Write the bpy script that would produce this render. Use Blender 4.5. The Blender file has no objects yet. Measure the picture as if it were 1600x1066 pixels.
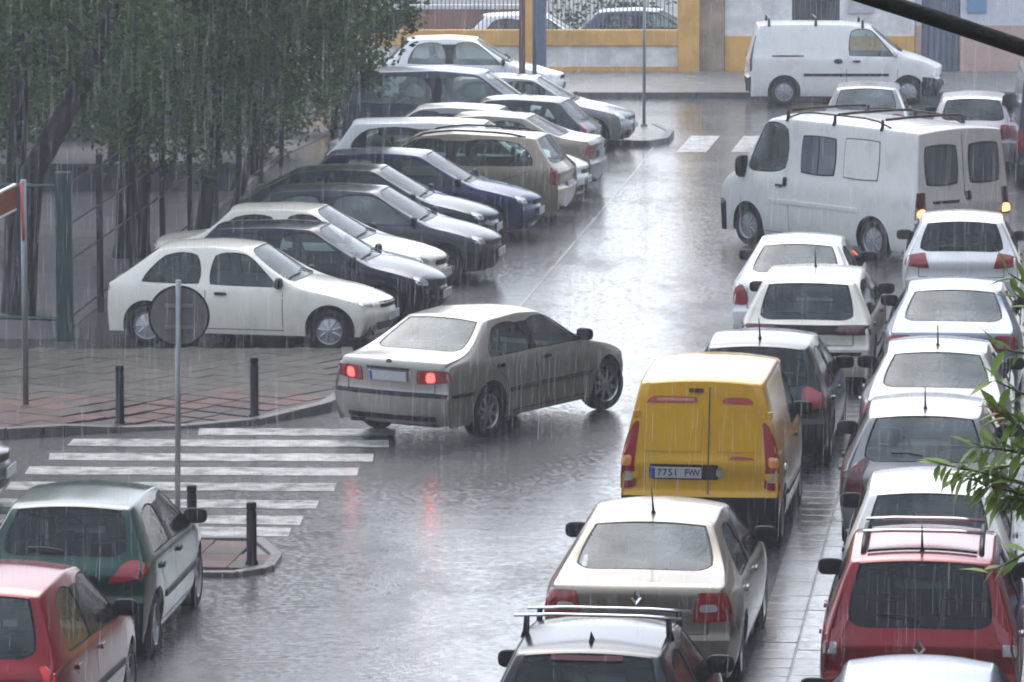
import bpy, bmesh, math, random
from mathutils import Vector, Matrix
from mathutils.bvhtree import BVHTree

R = math.radians
sc = bpy.context.scene
COL = sc.collection

# ------------------------------------------------------------------ camera
cam_d = bpy.data.cameras.new('camera')
cam = bpy.data.objects.new('camera', cam_d)
COL.objects.link(cam)
cam.location = (0, 0, 8.75)
cam.rotation_euler = (R(90) - math.atan(1012 / 7800), 0, 0)
cam_d.sensor_width = 36
cam_d.lens = 175.5
cam_d.clip_start = 0.5
cam_d.clip_end = 2000
sc.camera = cam

# ------------------------------------------------------------------ sky, sun, exposure
SUN_EL, SUN_AZ = 47, -9
world = bpy.data.worlds.new('World')
sc.world = world
world.use_nodes = True
wn = world.node_tree.nodes
wl = world.node_tree.links
bg = wn['Background']
sky = wn.new('ShaderNodeTexSky')
sky.sky_type = 'NISHITA'
sky.sun_disc = False
sky.sun_elevation = R(SUN_EL)
sky.sun_rotation = R(SUN_AZ)
sky.air_density = 1.0
sky.dust_density = 2.5
sky.ozone_density = 1.0
hsv = wn.new('ShaderNodeHueSaturation')
hsv.inputs['Saturation'].default_value = 0.62
wl.new(sky.outputs[0], hsv.inputs['Color'])
cloud = wn.new('ShaderNodeMix')          # an even rain cloud over the clear sky
cloud.data_type = 'RGBA'
cloud.inputs['Factor'].default_value = 0.5
cloud.inputs['B'].default_value = (4.55, 5.2, 6.5, 1)
wl.new(hsv.outputs[0], cloud.inputs['A'])
wl.new(cloud.outputs['Result'], bg.inputs['Color'])
bg.inputs['Strength'].default_value = 0.15

sun_d = bpy.data.lights.new('sun', 'SUN')
sun_d.energy = 0.6
sun_d.angle = R(40)
sun_d.color = (1, 0.97, 0.93)
sun = bpy.data.objects.new('sun', sun_d)
sun.rotation_euler = (R(90 - SUN_EL), 0, R(180 - SUN_AZ))
COL.objects.link(sun)

sc.view_settings.view_transform = 'Standard'
sc.view_settings.look = 'None'
sc.view_settings.exposure = 1.25
sc.view_settings.gamma = 1.0
sc.view_settings.use_curve_mapping = False
sc.render.engine = 'CYCLES'
sc.cycles.use_denoising = True
try:
    sc.cycles.denoiser = 'OPENIMAGEDENOISE'
except Exception:
    pass
sc.cycles.filter_width = 1.9
sc.cycles.max_bounces = 8
sc.cycles.diffuse_bounces = 3
sc.cycles.glossy_bounces = 4
sc.cycles.transparent_max_bounces = 16
sc.cycles.volume_bounces = 1
sc.cycles.caustics_reflective = False
sc.cycles.caustics_refractive = False

# ------------------------------------------------------------------ materials
MATS = {}

def new_mat(name):
    m = bpy.data.materials.new(name)
    m.use_nodes = True
    nt = m.node_tree
    p = nt.nodes['Principled BSDF']
    return m, nt, p

def simple(name, col, rough=0.5, metal=0.0, spec=0.5, coat=0.0, emit=None, estr=0.0, var=0.0, vscale=6.0, bump=0.0, bscale=60.0):
    if name in MATS:
        return MATS[name]
    m, nt, p = new_mat(name)
    p.inputs['Base Color'].default_value = (*col, 1)
    p.inputs['Roughness'].default_value = rough
    p.inputs['Metallic'].default_value = metal
    p.inputs['Specular IOR Level'].default_value = spec
    p.inputs['Coat Weight'].default_value = coat
    p.inputs['Coat Roughness'].default_value = 0.04
    if emit:
        p.inputs['Emission Color'].default_value = (*emit, 1)
        p.inputs['Emission Strength'].default_value = estr
    if var > 0 or bump > 0:
        tc = nt.nodes.new('ShaderNodeTexCoord')
    if var > 0:
        n = nt.nodes.new('ShaderNodeTexNoise')
        n.inputs['Scale'].default_value = vscale
        n.inputs['Detail'].default_value = 6
        n.inputs['Roughness'].default_value = 0.65
        nt.links.new(tc.outputs['Object'], n.inputs['Vector'])
        mr = nt.nodes.new('ShaderNodeMapRange')
        mr.inputs['From Min'].default_value = 0.3
        mr.inputs['From Max'].default_value = 0.7
        mr.inputs['To Min'].default_value = 1 - var
        mr.inputs['To Max'].default_value = 1 + var * 0.6
        nt.links.new(n.outputs['Fac'], mr.inputs['Value'])
        mx = nt.nodes.new('ShaderNodeMix')
        mx.data_type = 'RGBA'
        mx.blend_type = 'MULTIPLY'
        mx.inputs['Factor'].default_value = 1
        mx.inputs['A'].default_value = (*col, 1)
        nt.links.new(mr.outputs['Result'], mx.inputs['B'])
        nt.links.new(mx.outputs['Result'], p.inputs['Base Color'])
    if bump > 0:
        n2 = nt.nodes.new('ShaderNodeTexNoise')
        n2.inputs['Scale'].default_value = bscale
        n2.inputs['Detail'].default_value = 4
        nt.links.new(tc.outputs['Object'], n2.inputs['Vector'])
        b = nt.nodes.new('ShaderNodeBump')
        b.inputs['Strength'].default_value = bump
        b.inputs['Distance'].default_value = 0.02
        nt.links.new(n2.outputs['Fac'], b.inputs['Height'])
        nt.links.new(b.outputs['Normal'], p.inputs['Normal'])
    MATS[name] = m
    return m

def paint(name, col, metal=0.0, rough=0.35, dirt=0.25):
    """wet car lacquer: clear coat with beads of rain on it and patches of road film"""
    key = 'paint_' + name
    if key in MATS:
        return MATS[key]
    m, nt, p = new_mat(key)
    p.inputs['Metallic'].default_value = metal
    p.inputs['Coat Weight'].default_value = 1.0
    p.inputs['Coat IOR'].default_value = 1.31
    p.inputs['Specular IOR Level'].default_value = 0.05
    N, Lk = nt.nodes, nt.links
    tc = N.new('ShaderNodeTexCoord')
    n = N.new('ShaderNodeTexNoise')
    n.inputs['Scale'].default_value = 2.6
    n.inputs['Detail'].default_value = 8
    n.inputs['Roughness'].default_value = 0.7
    Lk.new(tc.outputs['Object'], n.inputs['Vector'])
    # patches of road film
    mr = N.new('ShaderNodeMapRange')
    mr.inputs['From Min'].default_value = 0.50
    mr.inputs['From Max'].default_value = 0.78
    mr.inputs['To Max'].default_value = dirt * 1.2
    Lk.new(n.outputs['Fac'], mr.inputs['Value'])
    mu2 = mr
    mx = N.new('ShaderNodeMix'); mx.data_type = 'RGBA'
    mx.inputs['A'].default_value = (*col, 1)
    mx.inputs['B'].default_value = (0.09, 0.08, 0.07, 1)
    Lk.new(mu2.outputs[0], mx.inputs['Factor'])
    Lk.new(mx.outputs['Result'], p.inputs['Base Color'])
    rr = N.new('ShaderNodeMapRange')
    rr.inputs['To Min'].default_value = 0.03
    rr.inputs['To Max'].default_value = 0.16
    Lk.new(n.outputs['Fac'], rr.inputs['Value'])
    Lk.new(rr.outputs[0], p.inputs['Coat Roughness'])
    p.inputs['Roughness'].default_value = rough
    # rain beads and runnels
    v = N.new('ShaderNodeTexNoise')
    v.inputs['Scale'].default_value = 55
    v.inputs['Detail'].default_value = 2
    Lk.new(tc.outputs['Object'], v.inputs['Vector'])
    b = N.new('ShaderNodeBump')
    b.inputs['Strength'].default_value = 0.22
    b.inputs['Distance'].default_value = 0.004
    Lk.new(v.outputs['Fac'], b.inputs['Height'])
    Lk.new(b.outputs['Normal'], p.inputs['Coat Normal'])
    MATS[key] = m
    return m

def glass(name='glass', tint=(0.58, 0.68, 0.65), ior=1.36, wet=0.25, pale_film=(.0, .17)):
    if name in MATS:
        return MATS[name]
    m, nt, p = new_mat(name)
    N, Lk = nt.nodes, nt.links
    N.remove(p)
    out = N['Material Output']
    tr = N.new('ShaderNodeBsdfTransparent')
    tr.inputs[0].default_value = (*tint, 1)
    gl = N.new('ShaderNodeBsdfGlossy')
    gl.inputs['Roughness'].default_value = 0.06
    fr = N.new('ShaderNodeFresnel')
    fr.inputs['IOR'].default_value = ior
    tc = N.new('ShaderNodeTexCoord')
    mp = N.new('ShaderNodeMapping')
    mp.inputs['Scale'].default_value = (40, 12, 8)
    Lk.new(tc.outputs['Object'], mp.inputs[0])
    n = N.new('ShaderNodeTexNoise')
    n.inputs['Scale'].default_value = 1.0
    n.inputs['Detail'].default_value = 3
    Lk.new(mp.outputs[0], n.inputs['Vector'])
    b = N.new('ShaderNodeBump')
    b.inputs['Strength'].default_value = wet
    b.inputs['Distance'].default_value = 0.006
    Lk.new(n.outputs['Fac'], b.inputs['Height'])
    Lk.new(b.outputs[0], gl.inputs['Normal'])
    # water film and misting on the pane, paled further to imitate reflected sky
    df = N.new('ShaderNodeBsdfDiffuse')
    df.inputs[0].default_value = (0.50, 0.56, 0.54, 1)
    mrd = N.new('ShaderNodeMapRange')
    mrd.inputs['To Min'].default_value = pale_film[0]
    mrd.inputs['To Max'].default_value = pale_film[1]
    n3 = N.new('ShaderNodeTexNoise')
    n3.inputs['Scale'].default_value = 2.2
    n3.inputs['Detail'].default_value = 4
    Lk.new(tc.outputs['Object'], n3.inputs['Vector'])
    ad = N.new('ShaderNodeMath'); ad.operation = 'MULTIPLY_ADD'; ad.inputs[1].default_value = .25
    Lk.new(n.outputs['Fac'], ad.inputs[0]); 
    m3 = N.new('ShaderNodeMapRange'); m3.inputs['From Min'].default_value = .3; m3.inputs['From Max'].default_value = .7; m3.inputs['To Max'].default_value = .8
    Lk.new(n3.outputs['Fac'], m3.inputs['Value']); Lk.new(m3.outputs[0], ad.inputs[2])
    Lk.new(ad.outputs[0], mrd.inputs['Value'])
    m1 = N.new('ShaderNodeMixShader')
    Lk.new(mrd.outputs[0], m1.inputs[0]); Lk.new(tr.outputs[0], m1.inputs[1]); Lk.new(df.outputs[0], m1.inputs[2])
    mx = N.new('ShaderNodeMixShader')
    Lk.new(fr.outputs[0], mx.inputs[0]); Lk.new(m1.outputs[0], mx.inputs[1]); Lk.new(gl.outputs[0], mx.inputs[2])
    Lk.new(mx.outputs[0], out.inputs['Surface'])
    MATS[name] = m
    return m

BLACK = simple('black_plastic', (0.009, 0.009, 0.010), 0.45, spec=.15, bump=0.1, bscale=300)
TRIM = simple('dark_trim', (0.016, 0.016, 0.017), 0.45, spec=.2)
UNDER = simple('underside', (0.012, 0.012, 0.013), 0.9)
RUBBER = simple('tyre_rubber', (0.009, 0.009, 0.010), 0.6, spec=.2)
CABIN = simple('cabin_fabric', (0.05, 0.052, 0.056), 0.9)
CABIN_L = simple('cabin_fabric_grey', (0.16, 0.16, 0.165), 0.9)
ALLOY = simple('alloy', (0.42, 0.42, 0.43), 0.3, metal=0.9)
COVER = simple('wheel_cover', (0.36, 0.36, 0.37), 0.35, metal=0.5)
CHROME = simple('chrome', (0.75, 0.75, 0.76), 0.12, metal=1.0)
LAMP_RED = simple('lamp_red', (0.24, 0.004, 0.006), 0.15, spec=.2, coat=.8)
LAMP_DARK = simple('lamp_dark_red', (0.075, 0.005, 0.007), 0.15, spec=.2, coat=.8)
LAMP_CLEAR = simple('lamp_clear', (0.55, 0.55, 0.56), 0.08, metal=0.5, coat=1.0)
LAMP_AMBER = simple('lamp_amber', (0.6, 0.2, 0.02), 0.12, coat=1.0)
LAMP_LIT = simple('lamp_lit_red', (0.6, 0.02, 0.02), 0.2, emit=(1.0, 0.035, 0.03), estr=3.5)
LAMP_ORANGE = simple('lamp_lit_orange', (0.8, 0.3, 0.1), 0.2, emit=(1.0, 0.16, 0.05), estr=4.5)
PLATE = simple('plate_white', (0.45, 0.46, 0.47), 0.4, spec=.3)
PLATE_BLUE = simple('plate_blue', (0.03, 0.07, 0.3), 0.4)
INK = simple('ink_black', (0.015, 0.015, 0.018), 0.5)
GLASS = glass()
GLASS_D = glass('glass_dark', (0.22, 0.28, 0.265), ior=1.33, pale_film=(.0, .035))
GLASS_L = glass('glass_light', (0.74, 0.83, 0.80), pale_film=(.05, .42))  # palest film, for panes bright with reflected sky
GLASS_S = glass('glass_side', (0.56, 0.67, 0.64), pale_film=(.0, .07))

# ------------------------------------------------------------------ mesh helpers
def obj(name, me, mat=None, parent=None):
    o = bpy.data.objects.new(name, me)
    COL.objects.link(o)
    if mat is not None and len(me.materials) == 0:
        me.materials.append(mat)
    if parent is not None:
        o.parent = parent
    return o

def empty(name, loc=(0, 0, 0), rz=0.0):
    o = bpy.data.objects.new(name, None)
    o.empty_display_size = 0.2
    COL.objects.link(o)
    o.location = loc
    o.rotation_euler = (0, 0, rz)
    return o

def tag(o, label=None, cat=None, group=None, kind=None):
    if label: o['label'] = label
    if cat: o['category'] = cat
    if group: o['group'] = group
    if kind: o['kind'] = kind
    return o

def mesh(name, verts, faces, smooth=False, sharp=None):
    me = bpy.data.meshes.new(name)
    me.from_pydata([tuple(v) for v in verts], [], faces)
    me.update()
    if smooth:
        me.shade_smooth()
        if sharp:
            me.set_sharp_from_angle(angle=R(sharp))
    return me

class MB:
    """collects shapes into one mesh"""
    def __init__(s):
        s.v, s.f = [], []
    def add(s, vs, fs):
        o = len(s.v)
        s.v += [tuple(p) for p in vs]
        s.f += [tuple(i + o for i in f) for f in fs]
        return s
    def box(s, x0, x1, y0, y1, z0, z1, bev=0.0):
        if bev <= 0:
            vs = [(x0, y0, z0), (x1, y0, z0), (x1, y1, z0), (x0, y1, z0), (x0, y0, z1), (x1, y0, z1), (x1, y1, z1), (x0, y1, z1)]
            fs = [(0, 3, 2, 1), (4, 5, 6, 7), (0, 1, 5, 4), (1, 2, 6, 5), (2, 3, 7, 6), (3, 0, 4, 7)]
            return s.add(vs, fs)
        bm = bmesh.new()
        bmesh.ops.create_cube(bm, size=1)
        for v in bm.verts:
            v.co = ((x0 + x1) / 2 + v.co.x * (x1 - x0), (y0 + y1) / 2 + v.co.y * (y1 - y0), (z0 + z1) / 2 + v.co.z * (z1 - z0))
        bmesh.ops.bevel(bm, geom=bm.edges[:], offset=bev, segments=2, profile=0.6, affect='EDGES')
        bm.verts.index_update()
        s.add([v.co[:] for v in bm.verts], [[v.index for v in f.verts] for f in bm.faces])
        bm.free()
        return s
    def tube(s, pts, r, n=8, cap=True):
        pts = [Vector(p) for p in pts]
        rs = r if isinstance(r, (list, tuple)) else [r] * len(pts)
        vs, fs = [], []
        up0 = Vector((0, 0, 1))
        for i, p in enumerate(pts):
            d = (pts[min(i + 1, len(pts) - 1)] - pts[max(i - 1, 0)]).normalized()
            a = d.cross(up0)
            if a.length < 1e-3:
                a = Vector((1, 0, 0))
            a.normalize()
            b = d.cross(a).normalized()
            for k in range(n):
                t = 2 * math.pi * k / n
                vs.append(p + (a * math.cos(t) + b * math.sin(t)) * rs[i])
        for i in range(len(pts) - 1):
            for k in range(n):
                fs.append((i * n + k, i * n + (k + 1) % n, (i + 1) * n + (k + 1) % n, (i + 1) * n + k))
        if cap:
            fs.append(tuple(range(n - 1, -1, -1)))
            fs.append(tuple((len(pts) - 1) * n + k for k in range(n)))
        return s.add(vs, fs)
    def lathe_x(s, prof, n=28, cx=0, cy=0, cz=0):
        """profile of (x, r) turned round the x axis"""
        vs, fs = [], []
        for (x, r) in prof:
            for k in range(n):
                t = 2 * math.pi * k / n
                vs.append((cx + x, cy + r * math.cos(t), cz + r * math.sin(t)))
        for i in range(len(prof) - 1):
            for k in range(n):
                fs.append((i * n + k, i * n + (k + 1) % n, (i + 1) * n + (k + 1) % n, (i + 1) * n + k))
        return s.add(vs, fs)
    def prism(s, poly, z0, z1):
        n = len(poly)
        vs = [(x, y, z0) for x, y in poly] + [(x, y, z1) for x, y in poly]
        fs = [tuple(range(n - 1, -1, -1)), tuple(range(n, 2 * n))]
        fs += [(i, (i + 1) % n, n + (i + 1) % n, n + i) for i in range(n)]
        return s.add(vs, fs)
    def mesh(s, name, smooth=False, sharp=None):
        return mesh(name, s.v, s.f, smooth, sharp)
    def build(s, name, mat, parent=None, smooth=False, sharp=None):
        return obj(name, s.mesh(name, smooth, sharp), mat, parent)

RAIN, HAZE = 20000, .0008
# ------------------------------------------------------------------ cars
def lerp(a, b, t):
    return a + (b - a) * t

def make_tyre(r, w):
    mb = MB()
    h = w / 2
    prof = [(-h * 0.8, r * 0.62), (-h, r * 0.70), (-h, r * 0.88), (-h * 0.86, r * 0.965), (-h * 0.6, r * 0.995), (0, r), (h * 0.6, r * 0.995), (h * 0.86, r * 0.965), (h, r * 0.88), (h, r * 0.70), (h * 0.8, r * 0.62)]
    mb.lathe_x(prof, 32)
    return mb.mesh('tyre', True, 40)

def make_rim(r, w, kind):
    """wheel face on the +x side; r is the tyre radius"""
    mb = MB()
    h = w / 2
    ro = r * 0.66
    mb.lathe_x([(-h * 0.6, ro * 0.97), (h * 0.9, ro), (h * 0.98, ro * 0.985), (h * 0.86, ro * 0.93), (h * 0.3, ro * 0.90)], 32)
    if kind == 'cover':      # pressed wheel cover with slots near the rim
        mb.lathe_x([(h * 0.55, ro * 0.92), (h * 0.72, ro * 0.74), (h * 0.78, ro * 0.45), (h * 0.92, ro * 0.2), (h * 0.95, 0.001)], 32)
        for k in range(9):
            a = 2 * math.pi * k / 9
            c, s_ = math.cos(a), math.sin(a)
            pts = [(h * 0.86, ro * (0.25 + 0.6 * q)) for q in (0, 0.5, 1)]
            mb.tube([(x - 0.02 * (q / ro), q * c, q * s_) for x, q in pts], 0.016, 6)
    else:
        ns = {'five': 5, 'multi': 8, 'seven': 7}[kind]
        for k in range(ns):
            a = 2 * math.pi * k / ns
            c, s_ = math.cos(a), math.sin(a)
            wd = 0.030 if ns > 5 else 0.045
            q0, q1 = ro * 0.14, ro * 0.95
            vs = []
            for q, ww in ((q0, wd * 0.8), (q1, wd * 0.62)):
                for sg in (-1, 1):
                    for x in (h * 0.35, h * 0.80 - 0.012 * (q / ro)):
                        vs.append((x, q * c - sg * ww * s_, q * s_ + sg * ww * c))
            mb.add(vs, [(0, 1, 3, 2), (4, 6, 7, 5), (0, 4, 5, 1), (2, 3, 7, 6), (1, 5, 7, 3), (0, 2, 6, 4)])
        mb.lathe_x([(h * 0.3, ro * 0.26), (h * 0.82, ro * 0.24), (h * 0.88, ro * 0.15), (h * 0.88, 0.001)], 20)
    return mb.mesh('rim', True, 35)

def make_rim_back(r, w):
    mb = MB()
    mb.lathe_x([(w * 0.06, r * 0.62), (w * 0.05, 0.001)], 24)
    return mb.mesh('brake_disc')

WHEELS = {}
def wheel_meshes(r, w, kind):
    k = (round(r, 3), round(w, 3), kind)
    if k not in WHEELS:
        WHEELS[k] = (make_tyre(r, w), make_rim(r, w, kind), make_rim_back(r, w))
        WHEELS[k][0].materials.append(RUBBER)
        WHEELS[k][1].materials.append(COVER if kind == 'cover' else ALLOY)
        WHEELS[k][2].materials.append(UNDER)
    return WHEELS[k]

def make_seat():
    mb = MB()
    mb.box(-0.25, 0.25, -0.24, 0.26, 0.12, 0.30, 0.05)
    mb.add(*sheared(-0.24, 0.24, 0.26, 0.86, -0.25, -0.13, -0.22, 0.05))
    mb.add(*sheared(-0.13, 0.13, 0.90, 1.08, -0.46, -0.37, -0.05, 0.035))
    return mb.mesh('seat', True, 40)

def sheared(x0, x1, z0, z1, y0, y1, dy, bev):
    """a padded slab leaning backwards by dy over its height"""
    t = MB().box(x0, x1, y0, y1, z0, z1, bev)
    vs = [(x, y + dy * (z - z0) / (z1 - z0), z) for x, y, z in t.v]
    return vs, t.f

def make_bench(w):
    mb = MB()
    mb.box(-w, w, -0.2, 0.28, 0.14, 0.32, 0.05)
    mb.add(*sheared(-w, w, 0.28, 0.86, -0.24, -0.10, -0.18, 0.05))
    for x in (-w * 0.6, w * 0.6):
        mb.add(*sheared(x - 0.12, x + 0.12, 0.88, 1.0, -0.42, -0.34, -0.03, 0.03))
    return mb.mesh('bench', True, 40)

SEAT = make_seat()
SEAT.materials.append(CABIN)
SEAT_L = SEAT.copy(); SEAT_L.materials.clear(); SEAT_L.materials.append(CABIN_L)
BENCH = make_bench(0.58)
BENCH.materials.append(CABIN)
BENCH_L = BENCH.copy(); BENCH_L.materials.clear(); BENCH_L.materials.append(CABIN_L)
_m = MB()
_m.lathe_x([(-0.012, 0.17), (0.012, 0.17), (0.012, 0.19), (-0.012, 0.19), (-0.012, 0.17)], 20)
_m.box(-0.008, 0.008, -0.17, 0.17, -0.02, 0.02)
_m.box(-0.02, 0.02, -0.05, 0.05, -0.05, 0.05)
STEER = _m.mesh('steering_wheel', True, 40)
STEER.materials.append(BLACK)

def mirror_mesh():
    bm = bmesh.new()
    bmesh.ops.create_uvsphere(bm, u_segments=14, v_segments=8, radius=1)
    for v in bm.verts:
        x, y, z = v.co
        se = lambda q, e: math.copysign(abs(q) ** e, q)
        v.co = (0.115 * se(x, 0.6), 0.062 * se(y, 0.8) * (1.0 if y > 0 else 0.45), 0.075 * se(z, 0.65))
    me = bpy.data.meshes.new('door_mirror')
    bm.to_mesh(me); bm.free()
    me.shade_smooth()
    return me
MIRROR = mirror_mesh()

REG = ['body', 'roof', 'hood', 'tailgate', 'front_bumper', 'rear_bumper', 'windscreen', 'rear_window',
       'front_door_r', 'front_door_l', 'rear_door_r', 'rear_door_l',
       'front_window_r', 'front_window_l', 'rear_side_window_r', 'rear_side_window_l', 'trim_r', 'trim_l']
RI = {n: i for i, n in enumerate(REG)}
PART = {'front_door_r': 'front_door', 'front_door_l': 'front_door', 'rear_door_r': 'rear_door', 'rear_door_l': 'rear_door',
        'front_window_r': 'door_window', 'front_window_l': 'door_window', 'rear_side_window_r': 'rear_side_window',
        'rear_side_window_l': 'rear_side_window', 'trim_r': 'pillar_trim', 'trim_l': 'pillar_trim'}

# key lengths are metres from the rear bumper (t) and heights above the road (z)
HATCH = dict(L=3.9, W=1.66, H=1.42, wb=2.45, fo=0.78, wr=0.29, t1=0.10, z1=0.90, t2=0.20, z2=0.97, t3=0.62, z3=1.36,
             t9=2.15, z9=1.38, t10=2.92, z10=0.93, t12=3.72, z12=0.74, zbr=0.90, zbf=0.85, t5b=0.62, t5t=0.82, t6=1.52, t9b=2.72,
             hwr=0.56, roofc=0.05, ztb=0.58, doors=5)
SEDAN = dict(L=4.45, W=1.72, H=1.41, wb=2.65, fo=0.80, wr=0.30, t1=0.10, z1=0.97, t2=0.66, z2=1.02, t3=1.28, z3=1.36,
             t9=2.62, z9=1.37, t10=3.42, z10=0.95, t12=4.24, z12=0.76, zbr=0.93, zbf=0.88, t5b=0.98, t5t=1.36, t6=1.98, t9b=3.22,
             hwr=0.56, roofc=0.05, ztb=0.56, doors=5)
WAGON = dict(L=4.4, W=1.74, H=1.50, wb=2.65, fo=0.85, wr=0.31, t1=0.08, z1=0.92, t2=0.16, z2=0.99, t3=0.48, z3=1.43,
             t9=2.65, z9=1.43, t10=3.36, z10=0.98, t12=4.2, z12=0.78, zbr=0.96, zbf=0.90, t5b=0.46, t5t=0.66, t6=1.9, t9b=3.18,
             hwr=0.58, roofc=0.05, ztb=0.58, doors=5)

def body_mesh(S):
    L, W, H = S['L'], S['W'], S['H']
    hw = W / 2
    t3, t9 = S['t3'], S['t9']
    def roof_z(t):
        q = min(max((t - t3) / (t9 - t3), 0), 1)
        base = lerp(S['z3'], S['z9'], q)
        top = H - (S['z3'] + S['z9']) / 2
        return base + top * (1 - (2 * q - 1) ** 2) ** 0.8 * S.get('arch', 1.0)
    t7 = S['t6'] + S.get('bp', 0.08)
    t11 = lerp(S['t10'], S['t12'], 0.5)
    z11 = lerp(S['z10'], S['z12'], 0.5) + S.get('hoodb', 0.035)
    tt = [0.03, S['t1'], S['t2'], t3, t3 + 0.10, S['t5t'], S['t6'], t7, t9 - 0.10, t9, S['t10'], t11, S['t12'], L - 0.02]
    zz = [S['z1'] - 0.05, S['z1'], S['z2'], S['z3'], roof_z(t3 + 0.10), roof_z(S['t5t']), roof_z(S['t6']), roof_z(t7), roof_z(t9 - 0.10), S['z9'], S['z10'], z11, S['z12'], S['z12'] - 0.07]
    rc = S['roofc']
    crown = [0.03, 0.025, S.get('rgc', 0.03), rc, rc, rc, rc, rc, rc, rc, 0.05, 0.06, 0.06, 0.05]
    hr = S['hwr']
    hr2 = S.get('hwr2', hr * 0.97)
    ht = [hw * .80, hw * .85, hw * S.get('w2', .84), hr2, lerp(hr2, hr, .5), hr, hr, hr, hr, hr * .975, hw * .86, hw * .86, hw * .83, hw * .70]
    bul = [S.get('rb', .10), S.get('rb', .10), S.get('rb', .10), S.get('rb3', .05), .03, 0, 0, 0, .03, .05, -.13 * 1, -.12, -.13, -.22]
    bul[9] = -.06; bul[8] = -.03
    t5b, t9b = S['t5b'], S['t9b']
    tb = [0.03, S['t1'], S['t2'], lerp(S['t2'], t5b, .4), lerp(S['t2'], t5b, .75), t5b, S['t6'], t7, lerp(t7, t9b, .72), t9b, S['t10'] + .03, t11, S['t12'], L - 0.02]
    for i in range(1, 14):
        tb[i] = max(tb[i], tb[i - 1] + 0.03)
    def plan(t):
        a = 1.0
        if t < 0.9:
            a *= 1 - S.get('tr', .10) * (1 - t / 0.9) ** 2
        if t > L - 1.1:
            a *= 1 - S.get('tf', .17) * ((t - (L - 1.1)) / 1.1) ** 2
        return a
    def zbelt(t):
        return lerp(S['zbr'], S['zbf'], t / L)
    rowf = [.925, .97, 1.0, .985, .945]
    ztb = S['ztb']
    bm = bmesh.new()
    V = {}
    NS, NJ, NR = 14, 7, 7
    fr = None
    def colfr(k):
        e = ht[k]
        c1 = (e - 0.06) / e
        return [-1, -c1, -.5, 0, .5, c1, 1]
    # top sheet
    for k in range(NS):
        f = colfr(k)
        for j in range(NJ):
            q = f[j]
            V['T', k, j] = bm.verts.new((q * ht[k], tt[k] + bul[k] * q * q, zz[k] - crown[k] * q * q))
    # sides
    for s in (0, 1):
        sg = -1 if s == 0 else 1
        jj = 0 if s == 0 else 6
        for k in range(NS):
            top = V['T', k, jj].co
            ze = top.z
            V['S', s, k, 6] = V['T', k, jj]
            green = 3 <= k <= 9
            if k == 0:
                zr = [.22, .34, ztb, ztb + .045, lerp(ztb, ze, .5), ze - .06]
                to = [.09, .0, -.03, .02, .03, .0]
                to = [a + bul[0] for a in to]
            elif k == NS - 1:
                zr = [.20, .32, .50, .55, .60, ze - .04]
                to = [-.10, .0, .02, -.02, -.02, -.01]
                to = [a + bul[-1] for a in to]
            else:
                zb = min(zbelt(tb[k]), ze - .03)
                z5 = ze - .032 if green else lerp(zb, ze, .6)
                zr = [.20, .31, min(S.get('zw', .56), zb - .2), zb - .07, zb, z5]
                to = [0] * 6
            for r in range(6):
                if k in (0, NS - 1):
                    t = tt[k] + to[r]
                else:
                    t = tb[k] if r < 5 else lerp(top.y, tb[k], .10 if green else .4)
                if r < 5:
                    w = hw * rowf[r] * plan(min(max(t, 0), L))
                    if k == 0:
                        w = hw * [.84, .90, .93, .905, .88][r]
                    if k == NS - 1:
                        w = hw * [.74, .78, .80, .78, .76][r]
                    if not green:
                        w = max(w, abs(top.x) + 0.01 * (5 - r))
                else:
                    w = ht[k] + (.028 if green else .012)
                V['S', s, k, r] = bm.verts.new((sg * w, t, zr[r]))
    # tail and nose faces
    for tag_, k in (('R', 0), ('F', NS - 1)):
        f = colfr(k)
        for r in range(NR):
            for j in range(NJ):
                if r == 6:
                    V[tag_, r, j] = V['T', k, j]
                elif j in (0, 6):
                    V[tag_, r, j] = V['S', 0 if j == 0 else 1, k, r]
                else:
                    e = V['S', 1, k, r].co
                    q = f[j]
                    V[tag_, r, j] = bm.verts.new((q * e.x, e.y - bul[k] * (1 - q * q), e.z))
    cl = bm.edges.layers.float.new('crease_edge')
    def face(vs, reg):
        fa = bm.faces.new(vs)
        fa.material_index = RI[reg]
        fa.smooth = True
        return fa
    rearglass = S.get('rearglass', True)
    for k in range(NS - 1):
        for j in range(NJ - 1):
            inner = 1 <= j <= 4
            reg = 'body'
            if k in (0, 1):
                reg = 'tailgate' if inner else 'body'
            elif k == 2:
                reg = ('rear_window' if rearglass else 'tailgate') if inner else 'body'
            elif 3 <= k <= 8:
                reg = 'roof' if inner else 'body'
            elif k == 9:
                reg = 'windscreen' if inner else 'body'
            elif k in (10, 11):
                reg = 'hood' if inner else 'body'
            else:
                reg = 'front_bumper' if False else 'body'
            face((V['T', k, j], V['T', k, j + 1], V['T', k + 1, j + 1], V['T', k + 1, j]), reg)
    d5 = S['doors'] == 5
    sg_rear = S.get('rear_side_glass', True)
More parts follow.
